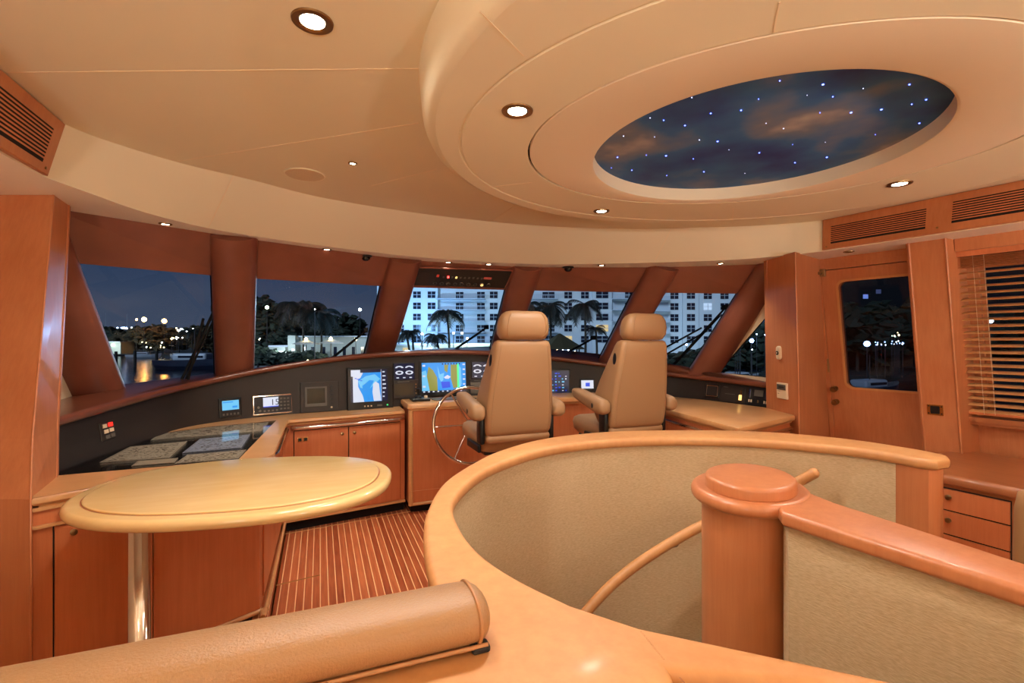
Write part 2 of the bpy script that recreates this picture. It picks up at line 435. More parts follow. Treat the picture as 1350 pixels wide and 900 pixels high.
# starboard wall (leans inboard towards the top); door and window openings
def WX(y, z, off=0): return 3.74 + .21 * (2.73 - y) + .13 * (2.11 - z) - off
def sidepanel(mb, outer, holes, off=0, thick=0, flip=False):
    loops = [[Vector((y, z, 0)) for y, z in outer]] + [[Vector((y, z, 0)) for y, z in h] for h in holes]
    fl = [p for l in loops for p in l]; fs = [tuple(t) for t in tessellate_polygon(loops)]
    a = [Vector((WX(p.x, p.y, off), p.x, p.y)) for p in fl]
    mb.add(a, fs)
    if thick:
        b = [Vector((WX(p.x, p.y, off - thick), p.x, p.y)) for p in fl]; mb.add(b, fs)
        k = 0
        for l in loops:
            m_ = len(l)
            for i in range(m_):
                j = (i + 1) % m_; mb.add([a[k + i], a[k + j], b[k + j], b[k + i]], [(0, 1, 2, 3)])
            k += m_
    return mb
DY0, DY1 = 1.98, 2.722         # door leaf
WY0, WY1, WZ0, WZ1 = .35, 1.81, .965, 1.945   # blind window
mb = MB()
sidepanel(mb, [(-2.5, 0), (2.9, 0), (2.9, 2.11), (-2.5, 2.11)], [[(WY0, WZ0), (WY1, WZ0), (WY1, WZ1), (WY0, WZ1)], [(DY0, .1), (DY1, .1), (DY1, 2.02), (DY0, 2.02)]], 0, .06)
struct('wall_starboard', mb, W_WALL)
# ---- helper: slab on the leaning starboard wall between two offsets (towards the room)
def wslab(mb, y0, y1, z0, z1, o0, o1):
    vs = [Vector((WX(y, z, o), y, z)) for o in (o0, o1) for z in (z0, z1) for y in (y0, y1)]
    return mb.add(vs, [(0, 1, 3, 2), (4, 6, 7, 5), (0, 4, 5, 1), (2, 3, 7, 6), (0, 2, 6, 4), (1, 5, 7, 3)])
def wframe(y, z, off=0):
    nrm = Vector((-1, -.21, -.13)).normalized()
    return frame(Vector((WX(y, z, off), y, z)), nrm)
# casing around the door (drawn in the wall opening)
mb = MB()
sidepanel(mb, [(DY0 - .03, .02), (DY1 + .03, .02), (DY1 + .03, 2.06), (DY0 - .03, 2.06)], [[(DY0 + .001, .11), (DY1 - .001, .11), (DY1 - .001, 2.02), (DY0 + .001, 2.02)]], .012, .05)
struct('trim_3', mb, W_WALL)
door = MB()
def wrr(y0, y1, z0, z1, r, n=5): return [(p.x, p.y) for p in rrect(y1 - y0, z1 - z0, r, n, (y0 + y1) / 2, (z0 + z1) / 2)]
sidepanel(door, [(DY0 + .004, .115), (DY1 - .004, .115), (DY1 - .004, 2.015), (DY0 + .004, 2.015)], [wrr(2.06, 2.602, 1.09, 1.915, .045)], .004, .035)
dr = struct('door_1', door, W_WALL)
tag(dr, 'cherry veneer side door with a dark round-cornered window and brass knobs', 'door')
m_ = MB(); sidepanel(m_, wrr(2.05, 2.618, 1.074, 1.931, .055), [wrr(2.06, 2.602, 1.09, 1.915, .045)], .012, .012); build('window_moulding', m_, W_CAP, dr)
m_ = MB(); sidepanel(m_, wrr(2.055, 2.607, 1.085, 1.92, .045), [], -.012); orient(build('window_pane', m_, GLASSD, dr), V(1, 1.5, 1.5))
for z in (1.069, .963):
    k = MB(); k.lathe([(.001, 0), (.023, 0), (.023, .006), (.009, .008), (.009, .03), (.02, .034), (.023, .044), (.018, .054), (.001, .056)], n=20, M=wframe(2.688, z, .008)); build('door_knob', k, BRASS, dr, smooth=40)
k = MB(); k.rbox(-.028, .02, -.03, .03, 0, .016, .004, M=wframe(2.70, 2.0, .01)); k.tube([wframe(2.70, 2.0, .01) @ Vector((-.01, 0, .01)), wframe(2.70, 2.0, .01) @ Vector((-.01, 0, .05))], .012); build('door_catch', k, BRASS, dr, smooth=40)
k = MB()
for z in (.5, 1.2): k.tube([Vector((WX(2.722, z, .01), 2.724, z)), Vector((WX(2.722, z + .11, .01), 2.724, z + .11))], .007)
build('hinge', k, BRASS, dr, smooth=40)

# window 2: pane and inner frame behind the blind
w = MB(); sidepanel(w, [(WY0 - .02, WZ0 - .02), (WY1 + .02, WZ0 - .02), (WY1 + .02, WZ1 + .02), (WY0 - .02, WZ1 + .02)], [[(WY0 + .02, WZ0 + .02), (WY1 - .02, WZ0 + .02), (WY1 - .02, WZ1 - .02), (WY0 + .02, WZ1 - .02)]], -.02, .02)
wn = struct('window_1', w, W_WALL)
k = MB(); sidepanel(k, [(WY0, WZ0), (WY1, WZ0), (WY1, WZ1), (WY0, WZ1)], [], -.035); orient(build('window_pane', k, GLASSD, wn), V(1, 1.5, 1.5))
# header board over the window, board below it, sill
mb = MB(); wslab(mb, -2.5, 1.86, 2.03, 2.14, 0, .12); struct('trim_4', mb, W_WALL)
mb = MB(); wslab(mb, .2, 1.93, .925, .955, 0, .10); wslab(mb, .2, 1.93, .905, .925, 0, .085); struct('trim_5', mb, W_DESK)
# pillar between door and window
mb = MB(); wslab(mb, 1.865, 2.06, 0, 2.13, 0, .2)
struct('pillar', mb, W_WALL)
mb = MB()
for y in (1.868, 2.055):
    mb.tube([Vector((WX(y, z, .2), y, z)) for z in (0, 1, 2.125)], .008, 10)
wslab(mb, 2.062, 2.075, 0, 2.12, 0, .19)
struct('trim_6', mb, W_WALL, smooth=50)
# forward starboard pillar
def quadcol(mb, base, top, z0, z1, closed=True):
    a = [V(x, y, z0) for x, y in base]; b = [V(x, y, z1) for x, y in top]
    return mb.loft([a, b], True, True)
PB = [(3.47, 2.97), (3.34, 2.57), (4.05, 2.80), (4.15, 3.1)]
PT = [(3.395, 2.95), (3.275, 2.575), (3.79, 2.735), (3.95, 3.1)]
mb = MB(); quadcol(mb, PB, PT, 0, 2.115); struct('pillar.001', mb, W_WALL)
mb = MB()
mb.tube([V(3.34, 2.567, 0), V(3.275, 2.572, 2.11)], .006, 10); mb.tube([V(3.46, 2.93, .9), V(3.385, 2.91, 2.11)], .010, 10); struct('trim_7', mb, W_WALL, smooth=50)
# port pillar: leans, with a knee at z 1.07
LOWR = [(-1.005, 2.35), (-1.06, 2.70), (-1.85, 3.2), (-1.95, 2.72)]
rows = [(0.0, LOWR), (.86, LOWR), (1.07, [(-1.045, 2.455), (-1.085, 2.77), (-1.85, 3.2), (-1.95, 2.815)]), (2.115, [(-1.115, 2.795), (-1.135, 3.01), (-1.85, 3.3), (-1.95, 3.125)])]
mb = MB(); mb.loft([[V(x, y, z) for x, y in r] for z, r in rows]); struct('pillar.002', mb, W_WALL)
mb = MB()
mb.tube([V(r[0][0], r[0][1], z) for z, r in rows], .004, 10)
mb.tube([V(r[1][0] + .0, r[1][1] - .03, z) for z, r in rows[1:]], .008, 10); struct('trim_8', mb, W_WALL, smooth=50)

# ================================================================= windshield
TM = [V(-1.33, 3.0, 2.12), V(-.5, 3.49, 2.12), V(.64, 3.95, 2.12), V(1.71, 3.96, 2.12), V(2.84, 3.51, 2.12), V(3.6, 3.0, 2.12)]
BM = [V(-1.27, 3.75, 1.10), V(-.62, 4.35, 1.14), V(.52, 4.85, 1.25), V(1.80, 4.85, 1.31), V(2.85, 4.35, 1.23), V(3.5, 3.75, 1.12)]
CEN = V(1.17, .5, 1.6)
def outn(i):
    t = (TM[min(i + 1, 5)] - TM[max(i - 1, 0)]).normalized(); s = (BM[i] - TM[i]).normalized(); n_ = t.cross(s)
    if n_.dot(TM[i] - CEN) < 0: n_ = -n_
    return n_.normalized()
for i in range(6):
    a, b = TM[i], BM[i]; n_ = outn(i); s = (b - a).normalized(); t = n_.cross(s).normalized()
    w_ = .135; prof = []
    for k in range(13):
        an = PI * k / 12; prof.append((w_ * math.cos(an), -.085 * math.sin(an)))
    prof += [(-w_ * .92, .06), (-w_ * .7, .1), (w_ * .7, .1), (w_ * .92, .06)]
    ext = s * (.03 if i in (0, 5) else .12)
    m_ = MB(); m_.loft([[q + t * x + n_ * y for x, y in prof] for q in (a - s * .01, b + ext)])
    o = struct('window_post', m_, W_RED, smooth=40)
# header boards between posts, and panes
GL = []
def outp(i, s, o): return TM[i].lerp(BM[i], s) + outn(i) * o
pane_labels = 0
for i in range(5):
    m_ = MB(); rows = []
    for s, o_ in ((-.012, .0), (.262, .03), (.268, .05), (.262, .10), (-.02, .12)):
        rows.append([outp(i, s, o_), outp(i + 1, s, o_)])
    m_.loft(rows, False, False, closed=False)
    struct('trim_%d' % (9 + i), m_, W_RED)
    g = MB(); g.add([outp(i, .25, .085), outp(i + 1, .25, .085), outp(i + 1, 1.06, .085), outp(i, 1.06, .085)], [(0, 1, 2, 3)])
    go = struct('window_%d' % (i + 2), g, GLASS); orient(go, CEN); GL.append(go)
    f = MB()
    for A, B in ((outp(i, .262, .085), outp(i + 1, .262, .085)),):
        f.tube([A, B], .006, 6)
    t = (TM[i + 1] - TM[i]).normalized() * .128
    for A, B in ((outp(i, .25, .085) + t, outp(i, 1.05, .085) + t), (outp(i + 1, .25, .085) - t, outp(i + 1, 1.05, .085) - t)):
        f.tube([A, B], .006, 6)
    build('gasket', f, RUBBER, go)
# ---- dash curve
DC = [(-1.105, 2.76, 1.09), (-.99, 3.36, 1.12), (-.83, 3.93, 1.15), (-.39, 4.24, 1.235), (.2, 4.37, 1.315), (.69, 4.45, 1.345), (1.3, 4.5, 1.352), (1.95, 4.46, 1.31), (2.55, 4.34, 1.24), (3.0, 4.18, 1.17), (3.3, 3.93, 1.12), (3.44, 3.5, 1.10), (3.51, 2.93, 1.085)]
dc = resample(cr_spline([V(*p) for p in DC], 10), 96)
def outd(L, i):
    t = L[min(i + 1, len(L) - 1)] - L[max(i - 1, 0)]; t.z = 0; t.normalize(); return V(-t.y, t.x, 0)
# panel face: from the worktops up to the coaming, leaning outboard
def basez(x, i): return .855
pf = MB(); rows = [[], [], []]
for i, p in enumerate(dc):
    n_ = outd(dc, i); rows[0].append(V(p.x, p.y, .6)); rows[1].append(V(p.x, p.y, .87)); rows[2].append(V(p.x, p.y, p.z - .028) + n_ * .03)
pf.loft(rows, False, False, closed=False)
pf.cur = 1
dash = struct('wall_front', pf, DASH, smooth=30)
# coaming: rounded nose rail then shelf running to the glass
sill = resample(cr_spline([outp(i, 1.0, .13) for i in range(6)], 10), 96)
sill[0] = V(-1.75, 3.1, 1.09); sill[1] = V(-1.6, 3.5, 1.1)
sill[-1] = V(3.8, 3.05, 1.09)
cm = MB(); rows = []
prof = [(.05, -.03), (.02, -.032), (.0, -.026), (-.012, -.014), (-.014, 0), (-.008, .011), (.004, .017), (.02, .016), (.045, .008), (.06, .004)]
for o_, z_ in prof: rows.append([V(p.x, p.y, p.z + z_) + outd(dc, i) * o_ for i, p in enumerate(dc)])
rows.append([V(s_.x, s_.y, s_.z - .01) for s_ in sill])
cm.loft(rows, False, False, closed=False)
coam = struct('coaming', cm, W_COAM, smooth=60)

# port liner between pillar and the first post, with its small side window; starboard mirror
def liner(name, pts, x0, slope, hole, flip, mat):
    m = MB(); loops = [[Vector((y, z, 0)) for y, z in pts]] + ([[Vector((y, z, 0)) for y, z in hole]] if hole else [])
    fl = [p for l in loops for p in l]; fs = [tuple(t) for t in tessellate_polygon(loops)]
    m.add([Vector((x0 + slope * (p.x - 3.0), p.x, p.y)) for p in fl], fs)
    return struct(name, m, mat)
TRI = [(3.66, 1.15), (2.8, 1.97), (2.8, 1.13)]
lst = liner('wall_starboard_forward', [(3.85, .6), (2.7, .6), (2.7, 2.12), (3.02, 2.12), (3.80, 1.08)], 3.62, -.02, TRI, False, CREAM)
g = MB(); g.add([Vector((3.64, y, z)) for y, z in ((3.75, 1.1), (2.75, 2.05), (2.75, 1.1))], [(0, 1, 2)]); orient(struct('window_7', g, GLASS), CEN)
f = MB(); f.tube([Vector((3.625, y, z)) for y, z in ((2.8, 1.97), (3.66, 1.15), (2.8, 1.135))], .006, 6); struct('trim_14', f, RUBBER)
lpt = liner('wall_port_forward', [(3.80, .6), (2.6, .6), (2.6, 2.12), (2.98, 2.12), (3.74, 1.08)], -1.42, .1, None, True, CREAM)
# outer front closing below the sill and above the header (keeps night light out)
m = MB(); m.add([V(-2, 3.9, .6), V(.5, 5.1, .6), V(1.9, 5.1, .6), V(4.5, 3.6, .6), V(4.5, 3.6, 0), V(1.9, 5.1, 0), V(.5, 5.1, 0), V(-2, 3.9, 0)], [(0, 1, 6, 7), (1, 2, 5, 6), (2, 3, 4, 5)])
m.loft([[V(p.x, p.y, p.z - .015) for p in sill], [V(p.x, p.y + .03, 0) for p in sill]], False, False, closed=False)
struct('wall_front_lower', m, DASH)

# ================================================================= vents
def vent_panel(name, corners, slots, label, group=None, screws=()):
    """corners: four world points TL,TR,BR,BL ; slots: list of (u0,u1,v0,v1,n) in the unit square"""
    TL, TR, BR, BL = corners
    def P(a, b, o=0): 
        return TL.lerp(TR, a).lerp(BL.lerp(BR, a), b) + nn * o
    nn = (TR - TL).cross(BL - TL).normalized()
    if nn.dot(CEN - TL) < 0: nn = -nn
    root = thing(name, label, 'air vent', tuple(TL.lerp(BR, .5)), group=group)
    m = MB(); m.loft([[P(a, b, -.01) for a, b in ((0, 0), (1, 0), (1, 1), (0, 1))], [P(a, b, .014) for a, b in ((0, 0), (1, 0), (1, 1), (0, 1))], [P(a, b, .018) for a, b in ((.006, .015), (.994, .015), (.994, .985), (.006, .985))]])
    build('board', m, W_WALL, root)
    for (u0, u1, v0, v1, n) in slots:
        m = MB(); m.loft([[P(a, b, .0185) for a, b in ((u0, v0), (u1, v0), (u1, v1), (u0, v1))], [P(a, b, .019) for a, b in ((u0, v0), (u1, v0), (u1, v1), (u0, v1))]])
        gr = build('grille', m, SHADE_KICK, root)  # flat near-black sheet paints the shade between the louvres
        m = MB()
        for k in range(n - 1):
            b0 = v0 + (v1 - v0) * (k + .55) / n; b1 = v0 + (v1 - v0) * (k + 1.0) / n
            m.loft([[P(a, b, .019) for a, b in ((u0, b0), (u1, b0), (u1, b1), (u0, b1))], [P(a, b, .0205) for a, b in ((u0, b0), (u1, b0), (u1, b1), (u0, b1))]])
        build('louvre', m, W_CAB, gr)
    for a, b in screws:
        m = MB(); m.lathe([(.001, 0), (.006, 0), (.006, .003), (.001, .004)], n=10, M=frame(P(a, b, .018), nn)); build('screw', m, BRASS, root)
    return root
Tl = V(-.988, 2.535, 2.345); Bl = V(-1.028, 2.495, 2.115); Tr = V(-.988, .9, 2.345); Br = V(-1.03, .9, 2.115)
vent_panel('air_vent', (Tr, Tl, Bl, Br), [(.20, .955, .22, .84, 10)], 'wooden air vent panel with dark slots, high at the left edge of the photo', screws=((.975, .9),))
A = V(3.478, 2.50, 2.345); B_ = V(3.655, 1.47, 2.345); C_ = V(3.608, 1.47, 2.115); D_ = V(3.432, 2.47, 2.115)
A2 = B_ + (B_ - A) * .65; C2 = C_ + (C_ - D_) * .65
vent_panel('air_vent.001', (A, A2, C2, D_), [(.035, .36, .27, .84, 9), (.435, .98, .22, .80, 9)], 'long wooden air vent panel with two slotted grilles above the side door', screws=((.018, .92), (.395, .86)))

# ================================================================= dropped ceiling oval
GRV = ellipse(1.697, 1.415, 1.286, 1.084, math.radians(161.2), 96)
GAP = ellipse(1.591, 1.391, .901, .755, math.radians(151.6), 96)
OPEN = ellipse(1.613, 1.473, .62, .62, 0, 96)
def scale_poly(P, k):
    c = sum(P, Vector((0, 0, 0))) / len(P); return [c + (p - c) * k for p in P]
root = thing('ceiling_oval', 'large dropped cream oval hanging under the ceiling around a painted star sky', 'ceiling panel', (1.6, 1.4, 2.2))
m = MB()
rings = []
for k_, z in ((1.003, 2.36), (1.0, 2.345), (.995, 2.27), (.992, 2.235), (.985, 2.215), (.975, 2.205), (.96, 2.2)):
    rings.append([Vector((p.x, p.y, z)) for p in scale_poly(EDGE, k_)])
m.loft(rings, False, False)
e1 = rings[-1]; g1 = scale_poly(GRV, 1.0)
# join the rim to the groove, then groove to gap, by matched angle
def byangle(P, c, n=96):
    import bisect
    A_ = sorted(((math.atan2(p.y - c.y, p.x - c.x), p) for p in P), key=lambda q: q[0]); out = []
    for k in range(n):
        a = -PI + 2 * PI * k / n
        j = 0
        while j < len(A_) and A_[j][0] < a: j += 1
        (a0, p0), (a1, p1) = A_[j - 1], A_[j % len(A_)]
        if a1 <= a0 or j == 0 or j == len(A_):
            a0 -= 2 * PI if a0 > a else 0; a1 += 2 * PI if a1 < a else 0
        out.append(p0.lerp(p1, 0 if a1 == a0 else (a - a0) / (a1 - a0)))
    return out
cc = V(1.6, 1.42, 0)
def ringz(P, z, k=1.0): return [Vector((p.x, p.y, z)) for p in byangle(scale_poly(P, k), cc)]
build('rim', m, CEIL, root, smooth=50)
m = MB(); m.loft([ringz(EDGE, 2.2, .96), ringz(GRV, 2.199, .985), ], False, False)
m.loft([ringz(GRV, 2.199, .985), ringz(GRV, 2.2035, .982), ringz(GRV, 2.2035, .977), ringz(GRV, 2.199, .974), ringz(GAP, 2.199, 1.008), ringz(GAP, 2.22, 1.007)], False, False)
build('lower_panel', m, CEIL, root)
m = MB(); m.loft([ringz(GAP, 2.212, 1.01), ringz(GAP, 2.213, .99)], False, False); build('shadow_gap', m, SHADE_KICK, root)
m = MB(); m.loft([ringz(GAP, 2.22, .999), ringz(GAP, 2.203, .999), ringz(GAP, 2.199, .995), ringz(OPEN, 2.199, 1.02), ringz(OPEN, 2.203, 1.003), ringz(OPEN, 2.275, 1.0)], False, False)
build('plaster_ring', m, RINGM, root, smooth=40)
for a, b in (((632, 14), (690, 73)), ((645, 246), (702, 240)), ((967, 274), (965, 291)), ((1020, 42), (1028, 2))):
    m = MB(); bead(at(a[0], a[1] if a[1] else 2, 2.2), at(b[0], b[1] if b[1] else 2, 2.2), 2.199, .004, .0012, m); build('seam', m, SEAM, root)
sky = thing('star_ceiling', 'round blue painted night sky with glowing fibre stars set in the ceiling oval', 'ceiling art', (1.613, 1.473, 2.262))
m = MB(); m.flat([(p.x, p.y) for p in ellipse(1.613, 1.473, .64, .64, 0, 96)], [], 2.262, up=False); build('painted_sky', m, SKYP, sky)
stars = [(887,112,1),(912,128,1),(937,149,2),(977,145,2),(1028,100+6,1),(1010,162,0),(1199,111,2),(1221,131,2),(1162,144,3),(1122,148,3),(1098,127,1),(1085,111,3),(1081,148,0),(1138,116,0),(1202,137,1),(1212,162,2),(1154,177,0),(1088,187,0),(1090,207,3),(1048,214,2),(1045,190,0),(1033,169,1),(1001,201,2),(961,197,0),(946,186,3),(922,184,1),(903,165,2),(863,180,0),(852,204,0),(878,205,3),(914,209,1),(928,226,2),(879,231,1),(833,224,2),(814,207,2),(822,179,1),(806,221,0),(982,228,1),(875,158,1),(857,155,1),(1000,130,0),(1064,125,0),(1255,132,1)]
for k, (u, v, s) in enumerate(stars):
    p = at(u, v, 2.262)
    if (p - V(1.613, 1.473, 2.262)).length > .61: continue
    r = (.0012, .0018, .0026, .0034)[s]
    m = MB(); m.lathe([(.0003, 0), (r, 0), (r, -.002), (.0003, -.003)], c=(p.x, p.y, 2.2618), n=8)
    build('star_light', m, STARW if s in (0, 1) and k % 2 else STAR, sky)

# ================================================================= downlights
def downlight(name, p, r, label, group, energy, spot=2.75, lamp=LAMP):
    root = thing(name, label, 'ceiling light', tuple(p), group=group)
    m = MB(); m.lathe([(r * .62, .004), (r * .62, -.002), (r * .74, -.006), (r, -.004), (r * 1.02, .001)], c=p, n=28); 
    m.v = m.v; build('trim_ring', m, BRASS, root, smooth=50)
    m = MB(); m.lathe([(r * .001, -.0025), (r * .6, -.0025), (r * .6, -.001)], c=p, n=24); build('lens', m, lamp, root)
    if energy:
        link_light('lamp', 'SPOT', (0, 0, -.02), energy, (1, .94, .84), root, spot_size=spot, spot_blend=.8, shadow_soft_size=r * .7)
    return root
# ================================================================= stair balustrade
def seg(a, b): return oc[a:b], ic[a:b]
root = thing('stair_balustrade', 'curved balustrade with a wide maple cap and cream woven panel around the open stairwell', 'balustrade', (.3, 1.3, 0))
TH = [(o, z + .905) for o, z in rounded(0, .045, .018, 4)]
j1 = 46
for a, b in ((0, NRS),):
    o_, i_ = oc[a:b], ic[a:b]
    poly = [(p.x, p.y) for p in o_] + [(p.x, p.y) for p in i_[::-1]]
    if b == NRS:
        poly = [(p.x, p.y) for p in o_] + [(.15, .91), (-.5, .91), (-1.7, .91), (-1.7, .42), (-.3, .42), (.36, .42), (.455, .5), (.498, .598), (.669, .5), (1.32, -.19), (1.38, -.12), (.81, .445), (.525, .714)] + [(p.x, p.y) for p in i_[::-1]]
    m = MB(); m.prism(poly, TH); build('cap_rail', m, W_CAP, root, smooth=35)
for p_, q_ in (((.518, .716), (.50, .602)), ((.50, .60), (.485, .44)), ((oc[j1].x, oc[j1].y), (ic[j1].x, ic[j1].y))):
    a_ = V(*p_, 0); b_ = V(*q_, 0); t_ = (b_ - a_).normalized() * .02; m = MB(); bead(a_ + t_, b_ - t_, .9502, .0018, .0004, m); build('joint_line', m, SEAMD, root)
m = MB(); 
inn = [b.lerp(a, .1) for a, b in zip(oc, ic)][3:]; out_ = [b.lerp(a, .9) for a, b in zip(oc, ic)][5:]
m.loft([[V(p.x, p.y, .915) for p in inn], [V(p.x, p.y, -1.7) for p in inn]], False, False, closed=False); build('inner_panel', m, CLOTH, root, smooth=40)
m = MB(); m.loft([[V(p.x, p.y, .915) for p in out_], [V(p.x, p.y, 0) for p in out_]], False, False, closed=False); build('outer_panel', m, CLOTH, root, smooth=40)
m = MB(); m.loft([[V(p.x, p.y, .915) for p in (V(.46, .82, 0), V(.54, .73, 0), V(.82, .46, 0), V(1.38, -.1, 0))], [V(p.x, p.y, -1.7) for p in (V(.46, .82, 0), V(.54, .73, 0), V(.82, .46, 0), V(1.38, -.1, 0))]], False, False, closed=False)
m.loft([[V(p.x, p.y, .915) for p in (V(1.32, -.15, 0), V(.66, .48, 0), V(.48, .56, 0), V(.44, .48, 0), V(-1.6, .45, 0))], [V(p.x, p.y, 0) for p in (V(1.32, -.15, 0), V(.66, .48, 0), V(.48, .56, 0), V(.44, .48, 0), V(-1.6, .45, 0))]], False, False, closed=False)
build('stair_side_panel', m, CLOTH, root)
m = MB(); m.prism([(2.39, 1.385), (2.388, 1.31), (2.40, 1.262), (2.44, 1.248), (2.49, 1.252), (2.545, 1.29), (2.568, 1.36), (2.558, 1.47), (2.47, 1.53)], [(.004, -1.7), (.004, .91)]); build('end_post', m, W_WALL, root, smooth=50)
m = MB(); m.loft([[V(.2, .89, z), V(-1.65, .89, z)] for z in (0, .91)], False, False, closed=False); build('ledge_panel', m, CLOTH, root)

# column with its cap and the straight partition
cr_ = thing('stair_partition', 'maple clad column with a round lid joined to a straight cream partition with maple cap', 'stair partition', (1.36, 1.24, 0))
CA = math.radians(37)
def cel(a, b, n=56, cx=1.365, cy=1.245): return [(p.x, p.y) for p in ellipse(cx, cy, a, b, CA, n)]
m = MB(); m.prism(cel(.185, .150), [(0, -1.7), (0, .915)]); build('column_shaft', m, W_CAP if 0 else W_WALL, cr_, smooth=40)
m = MB(); m.prism(cel(.225, .185), [(o, z + .915) for o, z in rounded(0, .045, .02, 5)]); build('column_cap', m, W_WALL, cr_, smooth=35)
m = MB(); m.prism(cel(.172, .140, cx=1.352, cy=1.23), [(.004, .958), (0, .962), (0, .988)] + [(.014 - .014 * math.cos(PI / 2 * k / 4), .988 + .012 * math.sin(PI / 2 * k / 4)) for k in range(1, 5)]); build('column_lid', m, W_DESK if 0 else W_WALL, cr_, smooth=35)
pA = [(1.30, 1.09), (1.245, 1.02), (1.315, .5), (1.40, -.35), (1.56, -.35), (1.465, .58), (1.475, 1.02), (1.50, 1.14)]
m = MB(); m.prism(pA, [(o, z + .913) for o, z in rounded(0, .043, .014, 4)]); build('partition_cap', m, W_WALL, cr_, smooth=35)
m = MB(); m.prism([(1.30, 1.06), (1.272, 1.02), (1.34, .5), (1.43, -.35), (1.53, -.35), (1.44, .58), (1.45, 1.02), (1.45, 1.08)], [(0, -1.7), (0, .92)]); build('partition_panel', m, CLOTH, cr_)

# handrail pipe following the wall down the stair
def hp(u, v, d):
    p = far(u, v, d); return p
hr = thing('handrail', 'round maple handrail sloping down the curved stair wall behind the column', 'handrail', (1.5, 1.9, .5))
pts = cr_spline([hp(1074, 623, 2.25), hp(1042, 640, 2.30), hp(985, 664, 2.33), hp(915, 698, 2.34), hp(865, 727, 2.32), hp(820, 759, 2.28), hp(782, 796, 2.22), hp(740, 850, 2.12), hp(700, 920, 1.95)], 8)
m = MB(); m.tube(pts, .024, 16); 
e_ = pts[0]; m.lathe([(.023, -.004), (.0235, .002), (.018, .012), (.008, .018), (.001, .019)], n=16, M=frame(e_, (pts[0] - pts[1]).normalized()))
build('rail_pipe', m, W_CAP, hr, smooth=50)
m = MB(); p = hp(1079, 622, 2.2); m.lathe([(.001, 0), (.006, 0), (.006, .002), (.001, .003)], n=12, M=frame(pts[0] + (pts[0] - pts[1]).normalized() * .0175, (pts[0] - pts[1]).normalized())); build('end_screw', m, BRASS, hr)
for k in (27, 12):
    q = pts[k]; m = MB()
    dirn = Vector((q.x - 1.4, q.y - 1.2, 0)).normalized()
    m.tube([q + V(0, 0, -.02), q + V(0, 0, -.045) + dirn * .02, q + V(0, 0, -.085) + dirn * .10], .006, 10); build('rail_bracket', m, BRASS, hr, smooth=50)

# bolster
def lathe_x(): pass
bo = thing('bolster_cushion', 'tan leather bolster cushion lying along the maple ledge at the bottom left', 'cushion', (-.3, .81, .95))
prof = []
for k in range(28):
    a = 2 * PI * k / 28; c, s = math.cos(a), math.sin(a)
    y = .064 * math.copysign(abs(c) ** .88, c); z = .039 * math.copysign(abs(s) ** .85, s)
    prof.append((y, z))
rings = []
XE = .262
for dx, k in ((0, .62), (-.006, .80), (-.014, .92), (-.026, .985), (-.05, 1.0), (-.3, 1.0), (-.7, 1.0), (-1.1, 1.0), (-1.6, 1.0)):
    rings.append([V(XE + dx, .80 + y * k, 0.990 + z * k) for y, z in prof])
m = MB(); m.loft(rings); build('cushion_body', m, LEATH, bo, smooth=60)
m = MB(); m.tube([V(XE - .022, .80 + y * 1.0, 0.990 + z * 1.0) for y, z in prof + prof[:1]], .0032, 8)
m.tube([V(XE - .01, .742, .962), V(-.3, .742, .962), V(-1.3, .742, .962)], .0035, 8); build('piping', m, PIPE, bo, smooth=50)
m = MB(); m.rbox(XE - .036, XE - .006, .738, .762, .9505, .962, .004); build('corner_foot', m, RUBBER, bo)

# ================================================================= oval table
tb = thing('oval_table', 'oval honey maple table on one steel leg in front of the chart cabinet', 'table', (-.5, 2.14, 0))
TO = [(p.x, p.y) for p in ellipse(-.265, 2.135, .548, .415, math.radians(-11), 72, 2.35)]
m = MB(); m.prism(TO, [(o, z + .868) for o, z in rounded(0, .04, .019, 5)]); build('table_rim', m, W_TAB, tb, smooth=35)
TI = [(p.x, p.y) for p in ellipse(-.265, 2.135, .548 - .052, .415 - .052, math.radians(-11), 72, 2.35)]
m = MB(); m.prism(TI, [(0, .907), (0, .912), (.003, .9145), (.006, .915)]); build('tabletop', m, W_TAB, tb, smooth=35)
m = MB(); m.prism([(p.x, p.y) for p in ellipse(-.265, 2.135, .548 - .0475, .415 - .0475, math.radians(-11), 72, 2.35)], [(0, .9075), (.0, .9085)]); build('inlay_groove', m, SEAMD, tb)
m = MB(); m.lathe([(.0375, 0.03), (.0375, .868)], c=(-.625, 2.2, 0), n=32); m.lathe([(.075, 0), (.075, .012), (.05, .02), (.0375, .03)], c=(-.625, 2.2, 0), n=32); build('table_leg', m, CHROME, tb, smooth=50)

# ================================================================= port cabinets
def P2(a, b, t): return (a[0] + (b[0] - a[0]) * t, a[1] + (b[1] - a[1]) * t)
def face_slab(mb, a, b, t0, t1, z0, z1, o0=0, o1=.006, r=.002):
    """slab on the vertical face running a->b (seen from its right hand side outward normal)"""
    A = Vector((*P2(a, b, t0), 0)); B = Vector((*P2(a, b, t1), 0)); t = (B - A).normalized(); n_ = Vector((t.y, -t.x, 0))
    q = [A + n_ * o0, B + n_ * o0, B + n_ * o1, A + n_ * o1]
    return mb.loft([[V(p.x, p.y, z0) for p in q], [V(p.x, p.y, z1) for p in q]])
def face_frame(a, b, t, z, o=0):
    A = Vector((*a, 0)); B = Vector((*b, 0)); tt = (B - A).normalized(); n_ = Vector((tt.y, -tt.x, 0)); p = A.lerp(B, t) + n_ * o
    return frame(V(p.x, p.y, z), n_)
def knob(M, mat, parent, r=.013, l=.02):
    k = MB(); k.lathe([(.001, 0), (r * .9, 0), (r * .9, .002), (r * .45, .004), (r * .4, l * .5), (r * .9, l * .62), (r, l * .8), (r * .6, l), (.001, l)], n=18, M=M); return build('knob', k, mat, parent, smooth=45)
